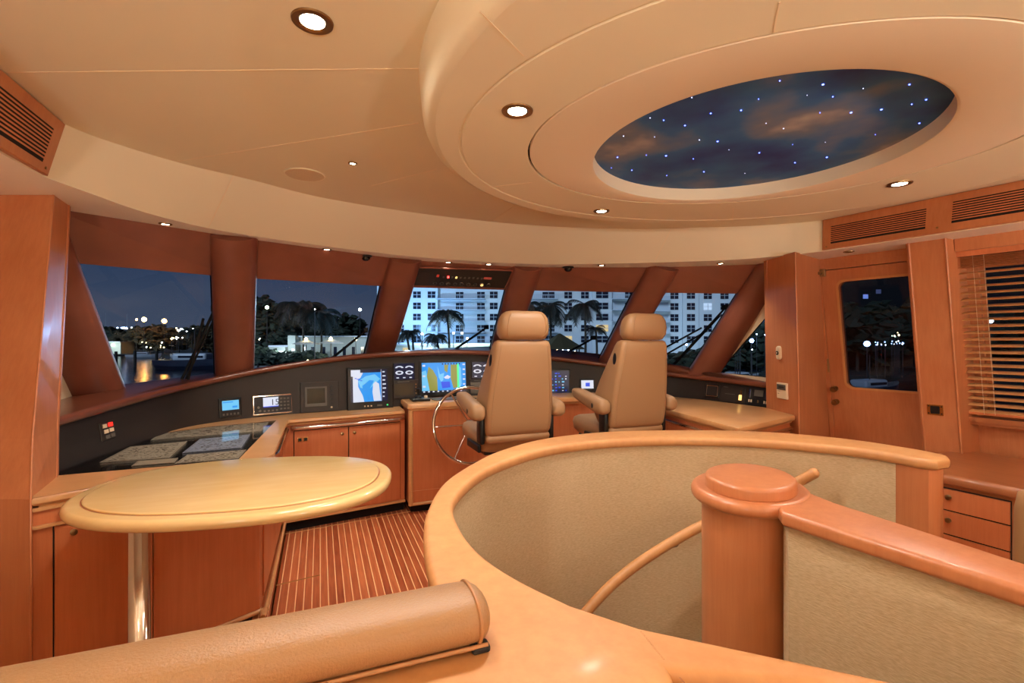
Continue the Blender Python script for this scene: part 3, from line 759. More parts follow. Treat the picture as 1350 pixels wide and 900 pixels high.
cA, cB, cC, cD = (-1.01, 2.37), (-.28, 2.765), (-.265, 4.03), (.675, 4.20)
# chart table cabinet
cc_ = thing('chart_cabinet', 'cherry cabinet under the chart table with tall doors behind the oval table', 'cabinet', (-.6, 2.9, 0))
m = MB(); m.prism([cA, (cB[0] - .03, cB[1] - .016), (cB[0] - .006, cB[1] + .01), (cB[0], cB[1] + .04), (cC[0], cC[1]), (-.95, 4.0), (-1.1, 3.0), (-1.1, 2.5)], [(0, .085), (0, .82)])
m.cur = 1; m.prism([P2(cA, cB, .0), P2(cA, cB, .93), (cC[0] - .05, cC[1]), (-.9, 3.9), (-1.1, 2.6)], [(.0, 0), (.0, .085)]); build('body', m, [W_CAB, SHADE_KICK], cc_, smooth=30)
z1 = .735
for t0, t1 in ((.028, .03),): pass
for (t0, t1) in ((.075, .37), (.455, .965)):
    m = MB(); face_slab(m, cA, cB, t0, t1, .10, z1, .001, .009); d_ = build('cabinet_door', m, W_CAB, cc_)
    if t0 < .1: knob(face_frame(cA, cB, t0 + .065, .70, .009), BRASS, d_, .012, .014)
m = MB()
for t in (.072, .373, .452): face_slab(m, cA, cB, t - .003, t + .002, .10, z1, .0, .0015)
face_slab(m, cA, cB, .07, .97, z1 + .001, z1 + .005, 0, .0015); build('door_gap_shade', m, SHADE_KICK, cc_)  # dark strips paint the shade in the door gaps
m = MB(); face_slab(m, cA, cB, .0, .97, .742, .752, 0, .02); face_slab(m, cA, cB, .0, .97, .808, .822, 0, .014); face_slab(m, cA, cB, .385, .44, .09, .74, 0, .012); build('face_moulding', m, W_CTR, cc_)
m = MB(); A_ = face_frame(cA, cB, .12, .782, 0); 
m.tube([A_ @ V(-.02, 0, .005), A_ @ V(-.018, 0, .03), A_ @ V(.01, 0, .04), A_ @ V(.6, 0, .04)], .009, 12); build('grab_rail', m, CHROME, cc_, smooth=50)
sa, sb = (cB[0], cB[1] + .04), cC
m = MB(); face_slab(m, sa, sb, .03, .5, .12, .77, .001, .009); build('side_door', m, W_CAB, cc_)
m = MB(); face_slab(m, sa, sb, .51, .97, .12, .77, .001, .009); build('side_door', m, W_CAB, cc_)
m = MB(); F_ = face_frame(sa, sb, 0, .80, 0); 
m.tube([F_ @ V(.28, 0, .0), F_ @ V(.28, 0, .035), F_ @ V(.32, 0, .045), F_ @ V(1.13, 0, .045), F_ @ V(1.17, 0, .035), F_ @ V(1.17, 0, 0)], .012, 12); build('side_rail', m, CHROME, cc_, smooth=50)
m = MB(); base = [(-1.0, 2.36), (-.31, 2.735), (-.272, 2.745), (-.255, 2.79), (-.243, 4.02)]
m.tube([V(x, y, .088) for x, y in cr_spline([V(*p, 0) for p in base], 6) for _ in (0,)] if 0 else [V(q.x, q.y, .088) for q in cr_spline([V(p[0], p[1], 0) for p in base], 6)], .011, 10); build('base_moulding', m, W_CTR, cc_, smooth=50)

# forward port cabinet
fc = thing('forward_cabinet', 'cherry two door cabinet with steel grab rail below the dark radar screen', 'cabinet', (.2, 4.15, 0))
m = MB(); m.prism([cC, cD, (.675, 4.45), (.2, 4.36), (-.26, 4.22)], [(0, .085), (0, .83)]); m.cur = 1
m.prism([(cC[0] + .03, cC[1] + .05), (cD[0], cD[1] + .05), (.675, 4.4), (-.2, 4.22)], [(0, 0), (0, .085)]); build('body', m, [W_CAB, SHADE_KICK], fc)
for t0, t1, tk in ((.09, .505, .455), (.515, .955, .555)):
    m = MB(); face_slab(m, cC, cD, t0, t1, .115, .765, .001, .009); d_ = build('cabinet_door', m, W_CAB, fc); knob(face_frame(cC, cD, tk, .715, .009), BRASS, d_)
m = MB()
for t in (.087, .51, .958): face_slab(m, cC, cD, t - .003, t + .003, .115, .765, 0, .0015)
face_slab(m, cC, cD, .087, .958, .766, .771, 0, .0015); build('door_gap_shade', m, SHADE_KICK, fc)  # near-black strips in place of real shade between the doors
m = MB(); F_ = face_frame(cC, cD, 0, .795, 0)
m.tube([F_ @ V(.07, 0, 0), F_ @ V(.07, 0, .035), F_ @ V(.1, 0, .05), F_ @ V(.9, 0, .05), F_ @ V(.93, 0, .035), F_ @ V(.93, 0, 0)], .014, 12); build('grab_rail', m, CHROME, fc, smooth=50)
for t in (.13, .172):
    m = MB(); M = face_frame(cC, cD, t, .70, .009); m.rbox(-.017, .017, -.017, .017, 0, .004, .0015, M=M); pl = build('outlet_plate', m, GOLD, fc)
    m = MB(); m.rbox(-.011, .011, -.011, .011, .004, .006, .0008, M=M); build('outlet_socket', m, BLACK, pl)
m = MB(); face_slab(m, cC, cD, -.02, 1.0, .085, .102, -.01, .018); build('base_moulding', m, W_CTR, fc)

# L shaped worktop with the black glass chart table inset
wt = thing('worktop', 'L shaped maple worktop with moulded edge around the black chart table', 'worktop', (-.5, 3.2, .8))
outer = [(-1.03, 2.44), (-1.0, 2.345), (-.29, 2.725), (-.245, 2.75), (-.225, 2.80), (-.225, 3.92), (-.215, 3.99), (-.17, 4.012), (.67, 4.165), (.67, 4.46), (.2, 4.375), (-.39, 4.27), (-.88, 4.0), (-1.08, 3.37), (-1.22, 2.72)]
inset = [at(74, 626, .865), at(314, 606, .865), at(364, 554, .865), at(222, 565, .865), at(181, 580, .865)]
inset[0] = V(-1.14, 2.70, 0); inset[3] = V(-.94, 3.72, 0); inset[4] = V(-1.01, 3.37, 0); inset.insert(3, V(-.72, 3.87, 0))
inset = [V(p.x, p.y, 0) for p in inset]
m = MB()
n_o = len(outer)
hl = [(p.x, p.y) for p in inset]
m.flat(outer, [hl], .865)
m.loft([[V(p[0], p[1], z) for p in hl] for z in (.865, .858)], False, False)
edge = MB(); edge.prism(outer, [(.02, .815), (.016, .822), (.016, .828), (.006, .833), (0, .84), (0, .857), (.003, .8625), (.0075, .8649)])
# strip the top cap of the prism where the inset lies: keep only side rings
nn_ = n_o * 8
edge.f = [f for f in edge.f if len(f) == 4]; edge.m = edge.m[:len(edge.f)]
o = len(m.v); m.v += edge.v; m.f += [[i + o for i in f] for f in edge.f]; m.m += [0] * len(edge.f)
build('top_board', m, W_CTR, wt, smooth=35)
m = MB(); m.prism(hl, [(-.002, .852), (-.002, .859)]); build('chart_recess', m, GLOSS, wt)
m = MB(); m.flat(hl, [], .8645); orient(build('glass_sheet', m, GLASST, wt), V(0, 3, 5))

def flatpoly(name, label, px, mat, inkdens, seed, z=.8603):
    q = [at(u, v, .862) for u, v in px]; c = sum(q, Vector()) / len(q)
    root = thing(name, label, 'paper chart', (c.x, c.y, z), group=None)
    m = MB(); P = [(p.x, p.y) for p in q]; m.prism(P, [(0, z), (0, z + .0006)]); build('sheet', m, mat, root)
    rnd = random.Random(seed); m = MB()
    if len(q) == 4:
        q2 = [V(p.x, p.y, z + .0008) for p in q]
        B = lambda a, b: q2[0].lerp(q2[3], a).lerp(q2[1].lerp(q2[2], a), b)
        for k in range(inkdens):
            a, b = rnd.uniform(.07, .9), rnd.uniform(.07, .92); l = rnd.uniform(.01, .06)
            pts_ = [B(a, b), B(min(a + l, .95), min(max(b + rnd.uniform(-.05, .05), .04), .95))]
            m.tube(pts_, .0011, 4, r2=.0003)
        for a0, b0, a1, b1 in ((.03, .03, .97, .03), (.97, .03, .97, .97), (.97, .97, .03, .97), (.03, .97, .03, .03)): m.tube([B(a0, b0), B(a1, b1)], .0009, 4, r2=.0003)
    build('printed_lines', m, INK, root)
flatpoly('nautical_chart', 'large beige printed chart, nearest the port pillar, under the chart table glass', [(131, 609), (172, 588), (247, 581), (223, 603)], PAPER, 170, 1)
flatpoly('nautical_chart.001', 'long beige chart at the far side of the chart table below the screens', [(198, 580), (222, 563.5), (354, 556), (344, 568)], PAPER, 170, 2)
flatpoly('nautical_chart.002', 'bluish chart in the middle of the chart table', [(240, 597), (264, 578), (330, 572), (318, 590)], PAPERB, 130, 3, .8612)
flatpoly('nautical_chart.003', 'beige chart at the near right corner of the chart table', [(230, 611), (247, 599), (325, 592), (314, 604)], PAPER, 90, 4, .8608)
flatpoly('nautical_chart.004', 'small blank paper strip at the near edge of the chart table', [(173, 614), (182, 607), (235, 603), (230, 609.5)], IVORY, 0, 5, .8608)

# ================================================================= helm console and starboard counter
hc = thing('helm_console', 'cherry helm console behind the steering wheel below the centre chart screen', 'helm console', (1.6, 4.3, 0))
hbody = [(.70, 4.10), (.72, 4.085), (1.2, 4.12), (1.9, 4.08), (2.62, 3.93), (2.62, 4.3), (1.95, 4.44), (1.3, 4.48), (.70, 4.44)]
m = MB(); m.prism(hbody, [(0, .075), (0, .90)]); m.cur = 1; m.prism([(.72, 4.16), (2.6, 4.0), (2.6, 4.28), (1.3, 4.45), (.72, 4.42)], [(0, 0), (0, .075)]); build('body', m, [W_CAB, SHADE_KICK], hc)
m = MB(); m.prism([(.68, 4.08), (.71, 4.06), (1.2, 4.095), (1.9, 4.055), (2.60, 3.91), (2.62, 4.33), (1.95, 4.455), (1.3, 4.495), (.68, 4.445)], [(.012, .868), (.010, .88), (0, .89), (0, .918), (.006, .927), (.014, .93)]); build('console_top', m, W_CTR, hc, smooth=35)
m = MB(); m.tube([V(.706, 4.085, .08), V(.706, 4.085, .87)], .02, 12); m.box(.69, 2.6, 4.07, 4.075, 0.2, .201); build('corner_moulding', m, W_CTR, hc, smooth=50)
m = MB(); m.tube([V(x, y, .085) for x, y in ((.70, 4.085), (1.2, 4.105), (1.9, 4.065), (2.6, 3.92))], .013, 10); build('base_moulding', m, W_CTR, hc, smooth=50)
ha, hb = (1.2, 4.12), (1.9, 4.08)
for t0, t1 in ((.55, 1.0), ):
    m = MB(); face_slab(m, ha, hb, t0, t1, .12, .84, .001, .008); d_ = build('access_door', m, W_CAB, hc); knob(face_frame(ha, hb, .93, .79, .008), BRASS, d_, .012, .016)
m = MB(); face_slab(m, (1.9, 4.08), (2.62, 3.93), .02, .5, .12, .84, .001, .008); d_ = build('access_door', m, W_CAB, hc); knob(face_frame((1.9, 4.08), (2.62, 3.93), .09, .79, .008), BRASS, d_, .012, .016)

sc_ = thing('side_cabinet', 'cherry cabinet with maple top and steel rail on the right below the switch panels', 'cabinet', (3., 3.2, 0))
so = [(2.475, 2.335), (3.31, 2.60), (3.47, 3.0), (3.40, 3.55), (3.27, 3.95), (2.95, 4.2), (2.62, 4.32), (2.64, 3.31)]
m = MB(); m.prism([(2.50, 2.37), (3.28, 2.62), (3.45, 3.0), (3.38, 3.55), (3.25, 3.9), (2.93, 4.15), (2.66, 4.25), (2.67, 3.31)], [(0, 0), (0, .86)]); build('body', m, W_CAB, sc_)
m = MB(); m.prism(so, [(.022, .84), (.018, .852), (.004, .86), (0, .868), (0, .888), (.004, .896), (.012, .90)]); build('cabinet_top', m, W_CTR, sc_, smooth=35)
m = MB(); m.tube([V(2.66, 3.6, .815), V(2.635, 3.55, .815), V(2.62, 3.3, .815), V(2.455, 2.34, .815), V(2.47, 2.315, .815), V(2.5, 2.32, .815), V(3.2, 2.545, .815), V(3.22, 2.565, .815)], .013, 12); build('grab_rail', m, CHROME, sc_, smooth=50)
for t0, t1 in ((.08, .48), (.52, .92)):
    m = MB(); face_slab(m, (2.67, 3.31), (2.50, 2.37), t0, t1, .1, .78, .001, .008); d_ = build('cabinet_door', m, W_CAB, sc_)
    knob(face_frame((2.67, 3.31), (2.50, 2.37), .44 if t0 < .2 else .56, .72, .008), BRASS, d_)

# ================================================================= steering wheel
WC = V(1.155, 3.84, .765)
sw = thing('steering_wheel', 'large thin polished steel steering wheel with six spokes in front of the left helm chair', 'steering wheel', tuple(WC))
tilt = Matrix.Translation(WC) @ Matrix.Rotation(math.radians(-12), 4, 'X')
m = MB(); m.tube([tilt @ V(.31 * math.cos(2 * PI * k / 48), 0, .31 * math.sin(2 * PI * k / 48)) for k in range(49)], .0135, 12); build('wheel_rim', m, CHROME, sw, smooth=60)
for k in range(6):
    a = PI * k / 3; m = MB(); m.tube([tilt @ V(.03 * math.cos(a), .03, .03 * math.sin(a)), tilt @ V(.302 * math.cos(a), .0, .302 * math.sin(a))], .007, 10); build('spoke', m, CHROME, sw, smooth=60)
m = MB(); m.lathe([(.001, -.015), (.03, -.012), (.036, 0), (.036, .03), (.02, .05), (.02, .27)], n=24, M=tilt @ Matrix.Rotation(-PI / 2, 4, 'X')); build('hub', m, CHROME, sw, smooth=50)

# ================================================================= helm chairs
def helm_chair(label, group):
    r = thing('helm_chair', label, 'chair', (0, 0, 0), group=group)
    def rr(w, t, cx, cy, z, rad=.04, n=5, sh=0): return [V(p.x + cx, p.y + cy, z + sh * p.y) for p in rrect(w, t, min(rad, w / 2 - .001, t / 2 - .001), n)]
    # backrest: bottom z .82 y -.02 ; top z 1.46 y -.13 ; wings fuller at lumbar
    R = []; BK = []
    for z, w, t, e in ((.812, .42, .12, .03), (.82, .455, .17, .012), (.845, .475, .21, .002), (.90, .482, .26, 0), (.98, .482, .285, 0), (1.06, .475, .28, 0), (1.16, .458, .245, 0), (1.27, .434, .195, 0), (1.36, .412, .155, 0), (1.42, .396, .13, .002), (1.448, .378, .108, .01), (1.459, .345, .075, .022)):
        rear = -.062 - .095 * (z - .82) / .64 + e; BK.append((z, w, t, rear + t / 2)); R.append(rr(w, t, 0, rear + t / 2, z, .035))
    BK = BK[2:10]
    m = MB(); m.loft(R); back = build('backrest', m, CHAIRL, r, smooth=60)
    # seams along the back
    for s in (-1, 1):
        m = MB(); m.tube([V(s * (w / 2 - .032), cy - t / 2 - .0002, z) for z, w, t, cy in BK], .0028, 6); build('seam', m, CHAIRL, back, smooth=60)
        m = MB(); m.lathe([(.001, 0), (.020, 0), (.024, .004), (.018, .007), (.001, .006)], n=20, M=Matrix.Translation(V(s * .209, -.062, 1.325)) @ Matrix.Rotation(s * math.radians(-5), 4, 'Y') @ Matrix.Rotation(s * PI / 2, 4, 'Y') @ Matrix.Diagonal((1.75, .95, 1, 1))); build('side_handle', m, BLACK, back, smooth=50)
    R = []
    for z, w, t, cy in ((1.460, .27, .07, -.105), (1.467, .315, .11, -.105), (1.50, .348, .14, -.108), (1.55, .352, .148, -.112), (1.60, .335, .135, -.118), (1.632, .30, .11, -.122), (1.648, .25, .075, -.125), (1.652, .19, .04, -.126)):
        R.append(rr(w, t, 0, cy, z, .05))
    m = MB(); m.loft(R); hd = build('headrest', m, CHAIRL, r, smooth=60)
    for s in (-1, 1):
        m = MB(); m.tube([V(s * (w / 2 - .04), cy - t / 2 - .0005, z) for z, w, t, cy in ((1.474, .315, .11, -.105), (1.50, .348, .14, -.108), (1.55, .352, .148, -.112), (1.60, .335, .135, -.118), (1.632, .30, .11, -.122))], .0025, 6); build('seam', m, CHAIRL, hd, smooth=60)
    for s in (-1, 1): m = MB(); m.tube([V(s * .08, -.09, 1.44), V(s * .08, -.105, 1.49)], .007, 8); build('headrest_stem', m, BLACK, hd)
    # seat cushion
    R = []
    for z, w, t, cy in ((.70, .40, .40, .28), (.705, .46, .46, .28), (.73, .50, .50, .28), (.78, .51, .515, .285), (.815, .50, .50, .28), (.83, .46, .46, .28), (.832, .36, .36, .28)):
        R.append([V(p.x, p.y, z + .07 * (p.y - .28) * (1 if 1 else 0)) for p in rrect(w, t, .08, 5, 0, cy)])
    m = MB(); m.loft(R); build('seat', m, CHAIRL, r, smooth=60)
    m = MB(); m.rbox(-.235, .235, -.055, .08, .765, .828, .028); build('seat_back_roll', m, CHAIRL, r, smooth=60)
    for s in (-1, 1):
        R = []
        for y, w, h, cz in ((-.085, .055, .05, .975), (-.075, .085, .085, .978), (-.05, .10, .108, .98), (.0, .105, .115, .985), (.12, .104, .108, 1.005), (.24, .10, .095, 1.03), (.32, .092, .078, 1.046), (.355, .075, .055, 1.052), (.365, .045, .03, 1.054)):
            R.append([V(p.x + s * .295, y, cz + p.y) for p in rrect(w, h, min(w, h) * .38, 5)])
        m = MB(); m.loft(R); am = build('armrest', m, CHAIRL, r, smooth=60)
        m = MB(); m.lathe([(.001, 0), (.012, 0), (.014, .003), (.001, .004)], n=16, M=Matrix.Translation(V(s * (.295 + .0525), .02, .985)) @ Matrix.Rotation(s * PI / 2, 4, 'Y') @ Matrix.Diagonal((1.35, 1, 1, 1))); build('pivot_cap', m, BLACK, am, smooth=50)
        m = MB(); m.rbox(s * .256 - .018, s * .256 + .018, -.03, .06, .76, .945, .016); m.rbox(s * .27 - .012, s * .27 + .012, -.01, .26, .705, .76, .01); build('recliner_bracket', m, BLACK, r, smooth=50)
    m = MB(); m.rbox(-.21, .21, .07, .47, .665, .705, .01); build('seat_frame', m, BLACK, r)
    m = MB(); m.lathe([(.22, 0), (.22, .02), (.1, .035), (.06, .05), (.055, .3), (.055, .5), (.09, .64), (.12, .668)], c=(0, .27, 0), n=28); build('pedestal', m, CHROME, r, smooth=45)
    return r
G_ = 'cream leather helm chairs'
ch1 = helm_chair('cream leather helm chair nearest the steering wheel, left of the two', G_)
ch1.location = (1.262, 3.10, 0); ORG.pop('x', None)
ch2 = dup(ch1, (2.185, 3.04, 0), 0, 'cream leather helm chair on the right in front of the side cabinet', G_)

# ================================================================= desk with drawers, starboard aft
dk = thing('drawer_desk', 'cherry desk with a bank of three drawers under the blind window', 'desk', (3.5, 1.4, 0))
dcol = [(3.20, 1.84), (3.245, 1.36), (3.30, .8), (3.36, .1), (4.12, .1), (4.05, 1.9), (3.3, 1.93)]
m = MB(); m.prism(dcol, [(0, 0), (0, .66)]); build('body', m, W_DESK, dk)
m = MB(); m.prism([(3.17, 1.85), (3.215, 1.36), (3.27, .8), (3.33, .1), (4.14, .1), (4.06, 1.93), (3.3, 1.96), (3.2, 1.93)], [(.02, .655), (.018, .664), (.004, .67), (0, .68), (0, .70), (.006, .714), (.014, .72)]); build('desk_top', m, W_DESK, dk, smooth=35)
da, db = (3.20, 1.84), (3.247, 1.335)
for k, (z0_, z1_) in enumerate(((.525, .638), (.392, .517), (.255, .384))):
    m = MB(); face_slab(m, da, db, .03, .965, z0_, z1_, .001, .010); d_ = build('drawer', m, W_CAB, dk)
    knob(face_frame(da, db, .48, (z0_ + z1_) / 2 + .014, .010), BRASS, d_, .014, .016)
    if k == 2: knob(face_frame(da, db, .65, (z0_ + z1_) / 2 + .016, .010), BRASS, d_, .010, .008)
m = MB(); face_slab(m, da, db, .02, .975, .245, .645, 0, .0015); build('drawer_gap_shade', m, SHADE_KICK, dk)  # dark backing sheet paints the shade between drawers

# cream chair at the right edge
cx_ = thing('dining_chair', 'cream leather chair back cut by the right edge of the photo beside the drawers', 'chair', (2.5, .62, 0))
Mx = Matrix.Translation(V(2.665, .85, 0)) @ Matrix.Rotation(math.radians(-70), 4, 'Z')
m = MB(); R = []
for z, w, t, cy in ((.36, .42, .05, 0), (.40, .46, .07, 0), (.6, .47, .075, -.02), (.8, .46, .07, -.05), (.865, .44, .06, -.06), (.885, .38, .04, -.065)):
    R.append([Mx @ V(p.x, p.y + cy, z) for p in rrect(w, t, t * .45, 5)])
m.loft(R); build('backrest', m, CHAIRL, cx_, smooth=60)
m = MB(); m.rbox(-.23, .23, .02, .47, .40, .48, .03, M=Mx); build('seat', m, CHAIRL, cx_, smooth=60)
for a, b in ((-.19, .03), (.19, .03), (-.19, .44), (.19, .44)):
    m = MB(); m.tube([Mx @ V(a, b, 0), Mx @ V(a, b, .42)], [.014, .02], 10); build('leg', m, W_DESK, cx_, smooth=50)

# ================================================================= blind
bl = thing('venetian_blind', 'wooden venetian blind half open over the starboard window', 'window blind', (3.95, 1.1, 1.5))
m = MB()
def slat(m, z, tilt_, y0=.40, y1=1.885, o=.07, w=.048):
    c, s = math.cos(tilt_), math.sin(tilt_)
    for dz in (0,):
        q = []
        for a, b in ((-w / 2, 0), (0, .004), (w / 2, 0), (w / 2, -.0025), (0, .0015), (-w / 2, -.0025)):
            q.append((a * c - b * s, a * s + b * c))
        m.loft([[Vector((WX(y, z, o + a), y, z + b)) for a, b in q] for y in (y0, y1)])
z = 1.0
while z < 1.93: slat(m, z, math.radians(-20), w=.052); z += .0425
build('slats', m, W_CTR, bl)
m = MB(); z = 1.925
for k in range(8): slat(m, z + k * .0, 0) if 0 else slat(m, 1.925 + k * .0105, 0); 
build('stacked_slats', m, W_CAB, bl)
m = MB(); wslab(m, .39, 1.89, 1.995, 2.03, .04, .10); build('head_rail', m, W_CAB, bl)
m = MB(); wslab(m, .40, 1.885, .975, .99, .045, .095); build('bottom_rail', m, W_CAB, bl)
for y in (1.79, 1.74, 1.2, .6):
    m = MB(); m.tube([Vector((WX(y, z_, .098), y, z_)) for z_ in (.98, 1.5, 2.0)], .0012, 5); build('cord', m, IVORY, bl)

# ================================================================= small wall fittings
m = MB()
wsb = bvh(bpy.data.objects['pillar.001'])
M, w, h = boxframe(1023.5, 1032.5, 455, 475, wsb)
it = thing('door_bell_unit', 'oval ivory intercom button on the pillar left of the side door', 'intercom', M=M)
m = MB(); m.prism([(p.x, p.y) for p in rrect(.052, .11, .0255, 8)], [(0, 0), (0, .012), (.004, .018), (.01, .02)]); build('body', m, IVORY, it, world=False, smooth=40)
m = MB(); m.lathe([(.001, .02), (.016, .02), (.016, .024), (.001, .025)], n=20); b_ = build('button', m, BLACK, it, world=False, smooth=40)
m = MB(); m.lathe([(.001, .025), (.006, .025), (.006, .027), (.001, .0275)], n=14); build('button_light', m, IVORY, b_, world=False)
M, w, h = boxframe(1020, 1046, 504, 526, wsb)
tm = thing('thermostat', 'rectangular ivory thermostat plate with grey display on the pillar above the side cabinet', 'thermostat', M=M)
m = MB(); m.rbox(-.062, .062, -.062, .062, 0, .018, .004); build('body', m, IVORY, tm, world=False)
m = MB(); m.rbox(-.055, .055, .008, .05, .018, .020, .0015); d_ = build('display', m, GREY, tm, world=False)
m = MB(); m.rbox(-.03, .035, .022, .036, .020, .0205, .0005); build('display_reading', m, BLACK, d_, world=False)
m = MB(); m.box(-.05, -.015, -.004, -.001, .018, .0186); m.box(-.05, -.028, -.024, -.021, .018, .0186); build('label_line', m, GREY, tm, world=False)
M = wframe(1.955, .915, .2)
p2b = bvh(bpy.data.objects['pillar']); M, w, h = boxframe(1221, 1245, 530, 550, p2b)
ps = thing('wall_outlet', 'brass wall outlet plate on the pillar between door and blind window', 'wall outlet', M=M)
m = MB(); m.rbox(-.043, .043, -.036, .036, 0, .005, .002); build('plate', m, GOLD, ps, world=False)
m = MB(); m.rbox(-.024, .024, -.026, .026, .005, .011, .003); build('socket', m, BLACK, ps, world=False)
m = MB()
for x, y in ((-.034, .024), (.034, .024), (-.034, -.024), (.034, -.024)): m.rbox(x - .004, x + .004, y - .004, y + .004, .005, .0065, .001)
build('screw', m, BLACK, ps, world=False)
# black speaker on the port sill
spk = thing('speaker', 'small black slatted speaker on the sill behind the port pillar', 'speaker', (-1.2, 3.1, 1.1))
Ms = Matrix.Translation(V(-1.235, 3.02, 1.105)) @ Matrix.Rotation(math.radians(55), 4, 'Z')
m = MB(); m.rbox(-.03, .03, -.035, .035, 0, .115, .006, M=Ms); build('case', m, BLACK, spk)
m = MB()
for k in range(6): m.rbox(-.024, .024, -.039, -.035, .014 + k * .016, .022 + k * .016, .001, M=Ms)
build('grille', m, GREY, spk)
# ================================================================= instruments
bpy.context.view_layer.update()
dt = bvh(dash)
def inst(name, label, cat, box, group=None, dep=.012, mat=None, r=.006, frame_mat=None, tree=dt, wallmount=True):
    M, w, h = boxframe(*box, tree)
    root = thing(name, label, cat, M=M, group=group)
    m = MB(); m.rbox(-w / 2, w / 2, -h / 2, h / 2, -.004, dep, r); build('bezel', m, mat or BLACK, root, world=False)
    return root, w, h, dep
def L(root, name, mat, x0, x1, y0, y1, z, d=.0015, r=.0006, parent=None):
    m = MB(); m.rbox(x0, x1, y0, y1, z, z + d, r); return build(name, m, mat, parent or root, world=False)
def art(mb, cur, pts, w, h, z):
    mb.cur = cur; mb.flat([(x * w / 2, y * h / 2) for x, y in pts], [], z)
def screen(root, w, h, cx, cy, z, shapes, mats, name='screen'):
    m = MB(); m.cur = 0; m.box(cx - w / 2, cx + w / 2, cy - h / 2, cy + h / 2, z, z + .001)
    s = MB()
    for i, (c, pts) in enumerate(shapes): art(s, c, pts, w, h, z + .0013 + i * .00012)
    for p in s.v: p.x += cx; p.y += cy
    o = len(m.v); m.v += s.v; m.f += [[i + o for i in f] for f in s.f]; m.m += s.m
    return build(name, m, mats, root, world=False)
SM = [S_BLK, S_WHITE, S_BLUE, S_CYAN, S_LAND, S_DEEP, S_NAVY, S_GREEN, S_RED]
def R4(x0, x1, y0, y1): return [(x0, y0), (x1, y0), (x1, y1), (x0, y1)]
rnd = random.Random(3)
# switch cluster port side
r_, w, h, d = inst('switch_panel', 'small rocker switch cluster with a red light on the dark dash at far left', 'switch panel', (131, 151, 555, 580), mat=DASH, dep=.006)
for k, (x, y, mt) in enumerate(((-.2, .28, IVORY), (.2, .3, S_RED), (-.15, -.02, IVORY), (.22, 0, IVORY), (-.1, -.32, GREY), (.25, -.3, GREY))): L(r_, 'rocker_switch', mt, (x - .15) * w, (x + .13) * w, (y - .1) * h, (y + .1) * h, d, .004)
# small blue display
r_, w, h, d = inst('depth_display', 'small square instrument with light blue lit display and buttons, left on the dash', 'instrument display', (288, 318, 524, 550), dep=.014)
screen(r_, w * .74, h * .48, 0, h * .12, d, [(3, R4(-1, 1, -1, 1)), (2, R4(-.9, .3, .55, .75)), (2, R4(.2, .8, -.6, -.2))], SM)
for k in range(5): L(r_, 'button', GREY, (-.36 + k * .16) * w, (-.28 + k * .16) * w, -.38 * h, -.28 * h, d, .003)
# VHF radio with the number 15
r_, w, h, d = inst('vhf_radio', 'silver framed radio with a lit white display reading 15', 'radio', (333, 386, 519.5, 546), dep=.012, mat=CHROME, r=.008)
L(r_, 'faceplate', BLACK, -.465 * w, .465 * w, -.42 * h, .42 * h, d - .001, .005)
sx = -.02 * w
screen(r_, w * .38, h * .48, -.06 * w, h * .12, d + .004, [(1, R4(-1, 1, -1, 1)), (5, R4(-1, 1, -1, -.82))], SM)
cu = bpy.data.curves.new('channel_number', 'FONT'); cu.body = '15'; cu.size = h * .42; cu.extrude = .0003; cu.materials.append(S_NAVY); cu.align_x = 'CENTER'
tmp = bpy.data.objects.new('channel_number', cu); COL.objects.link(tmp); bpy.context.view_layer.update(); me_ = bpy.data.meshes.new_from_object(tmp.evaluated_get(bpy.context.evaluated_depsgraph_get())); bpy.data.objects.remove(tmp)
fo = bpy.data.objects.new('channel_number', me_); COL.objects.link(fo); fo.parent = r_; fo.location = (.04 * w, -.03 * h, d + .0062)
for i in range(3):
    for j in range(4): L(r_, 'button', GREY, (.17 + i * .09) * w, (.225 + i * .09) * w, (.22 - j * .17) * h, (.30 - j * .17) * h, d + .004, .002)
for k in range(4): L(r_, 'button', GREY, (-.24 + k * .1) * w, (-.19 + k * .1) * w, -.34 * h, -.26 * h, d + .004, .002)
for x, y in ((-.36, -.1), (-.33, -.27)):
    m = MB(); m.lathe([(.001, 0), (.009, 0), (.008, .01), (.001, .011)], c=(x * w, y * h, d + .003), n=16); build('dial', m, GREY, r_, world=False, smooth=40)
# dark radar
r_, w, h, d = inst('radar_display', 'unlit black radar display with a grey bezel left of the bright chart monitor', 'instrument display', (396, 447, 503, 543), dep=.012, mat=DASH)
L(r_, 'bezel_ring', GREY, -.38 * w, .18 * w, -.30 * h, .34 * h, d, .004); L(r_, 'screen', S_BLK, -.33 * w, .13 * w, -.2 * h, .29 * h, d + .004, .001)
for k in range(5): L(r_, 'button', BLACK, .27 * w, .34 * w, (.30 - k * .14) * h, (.37 - k * .14) * h, d, .004)
m = MB(); m.lathe([(.001, 0), (.008, 0), (.007, .008), (.001, .009)], c=(.3 * w, -.36 * h, d), n=14); build('dial', m, IVORY, r_, world=False, smooth=40)
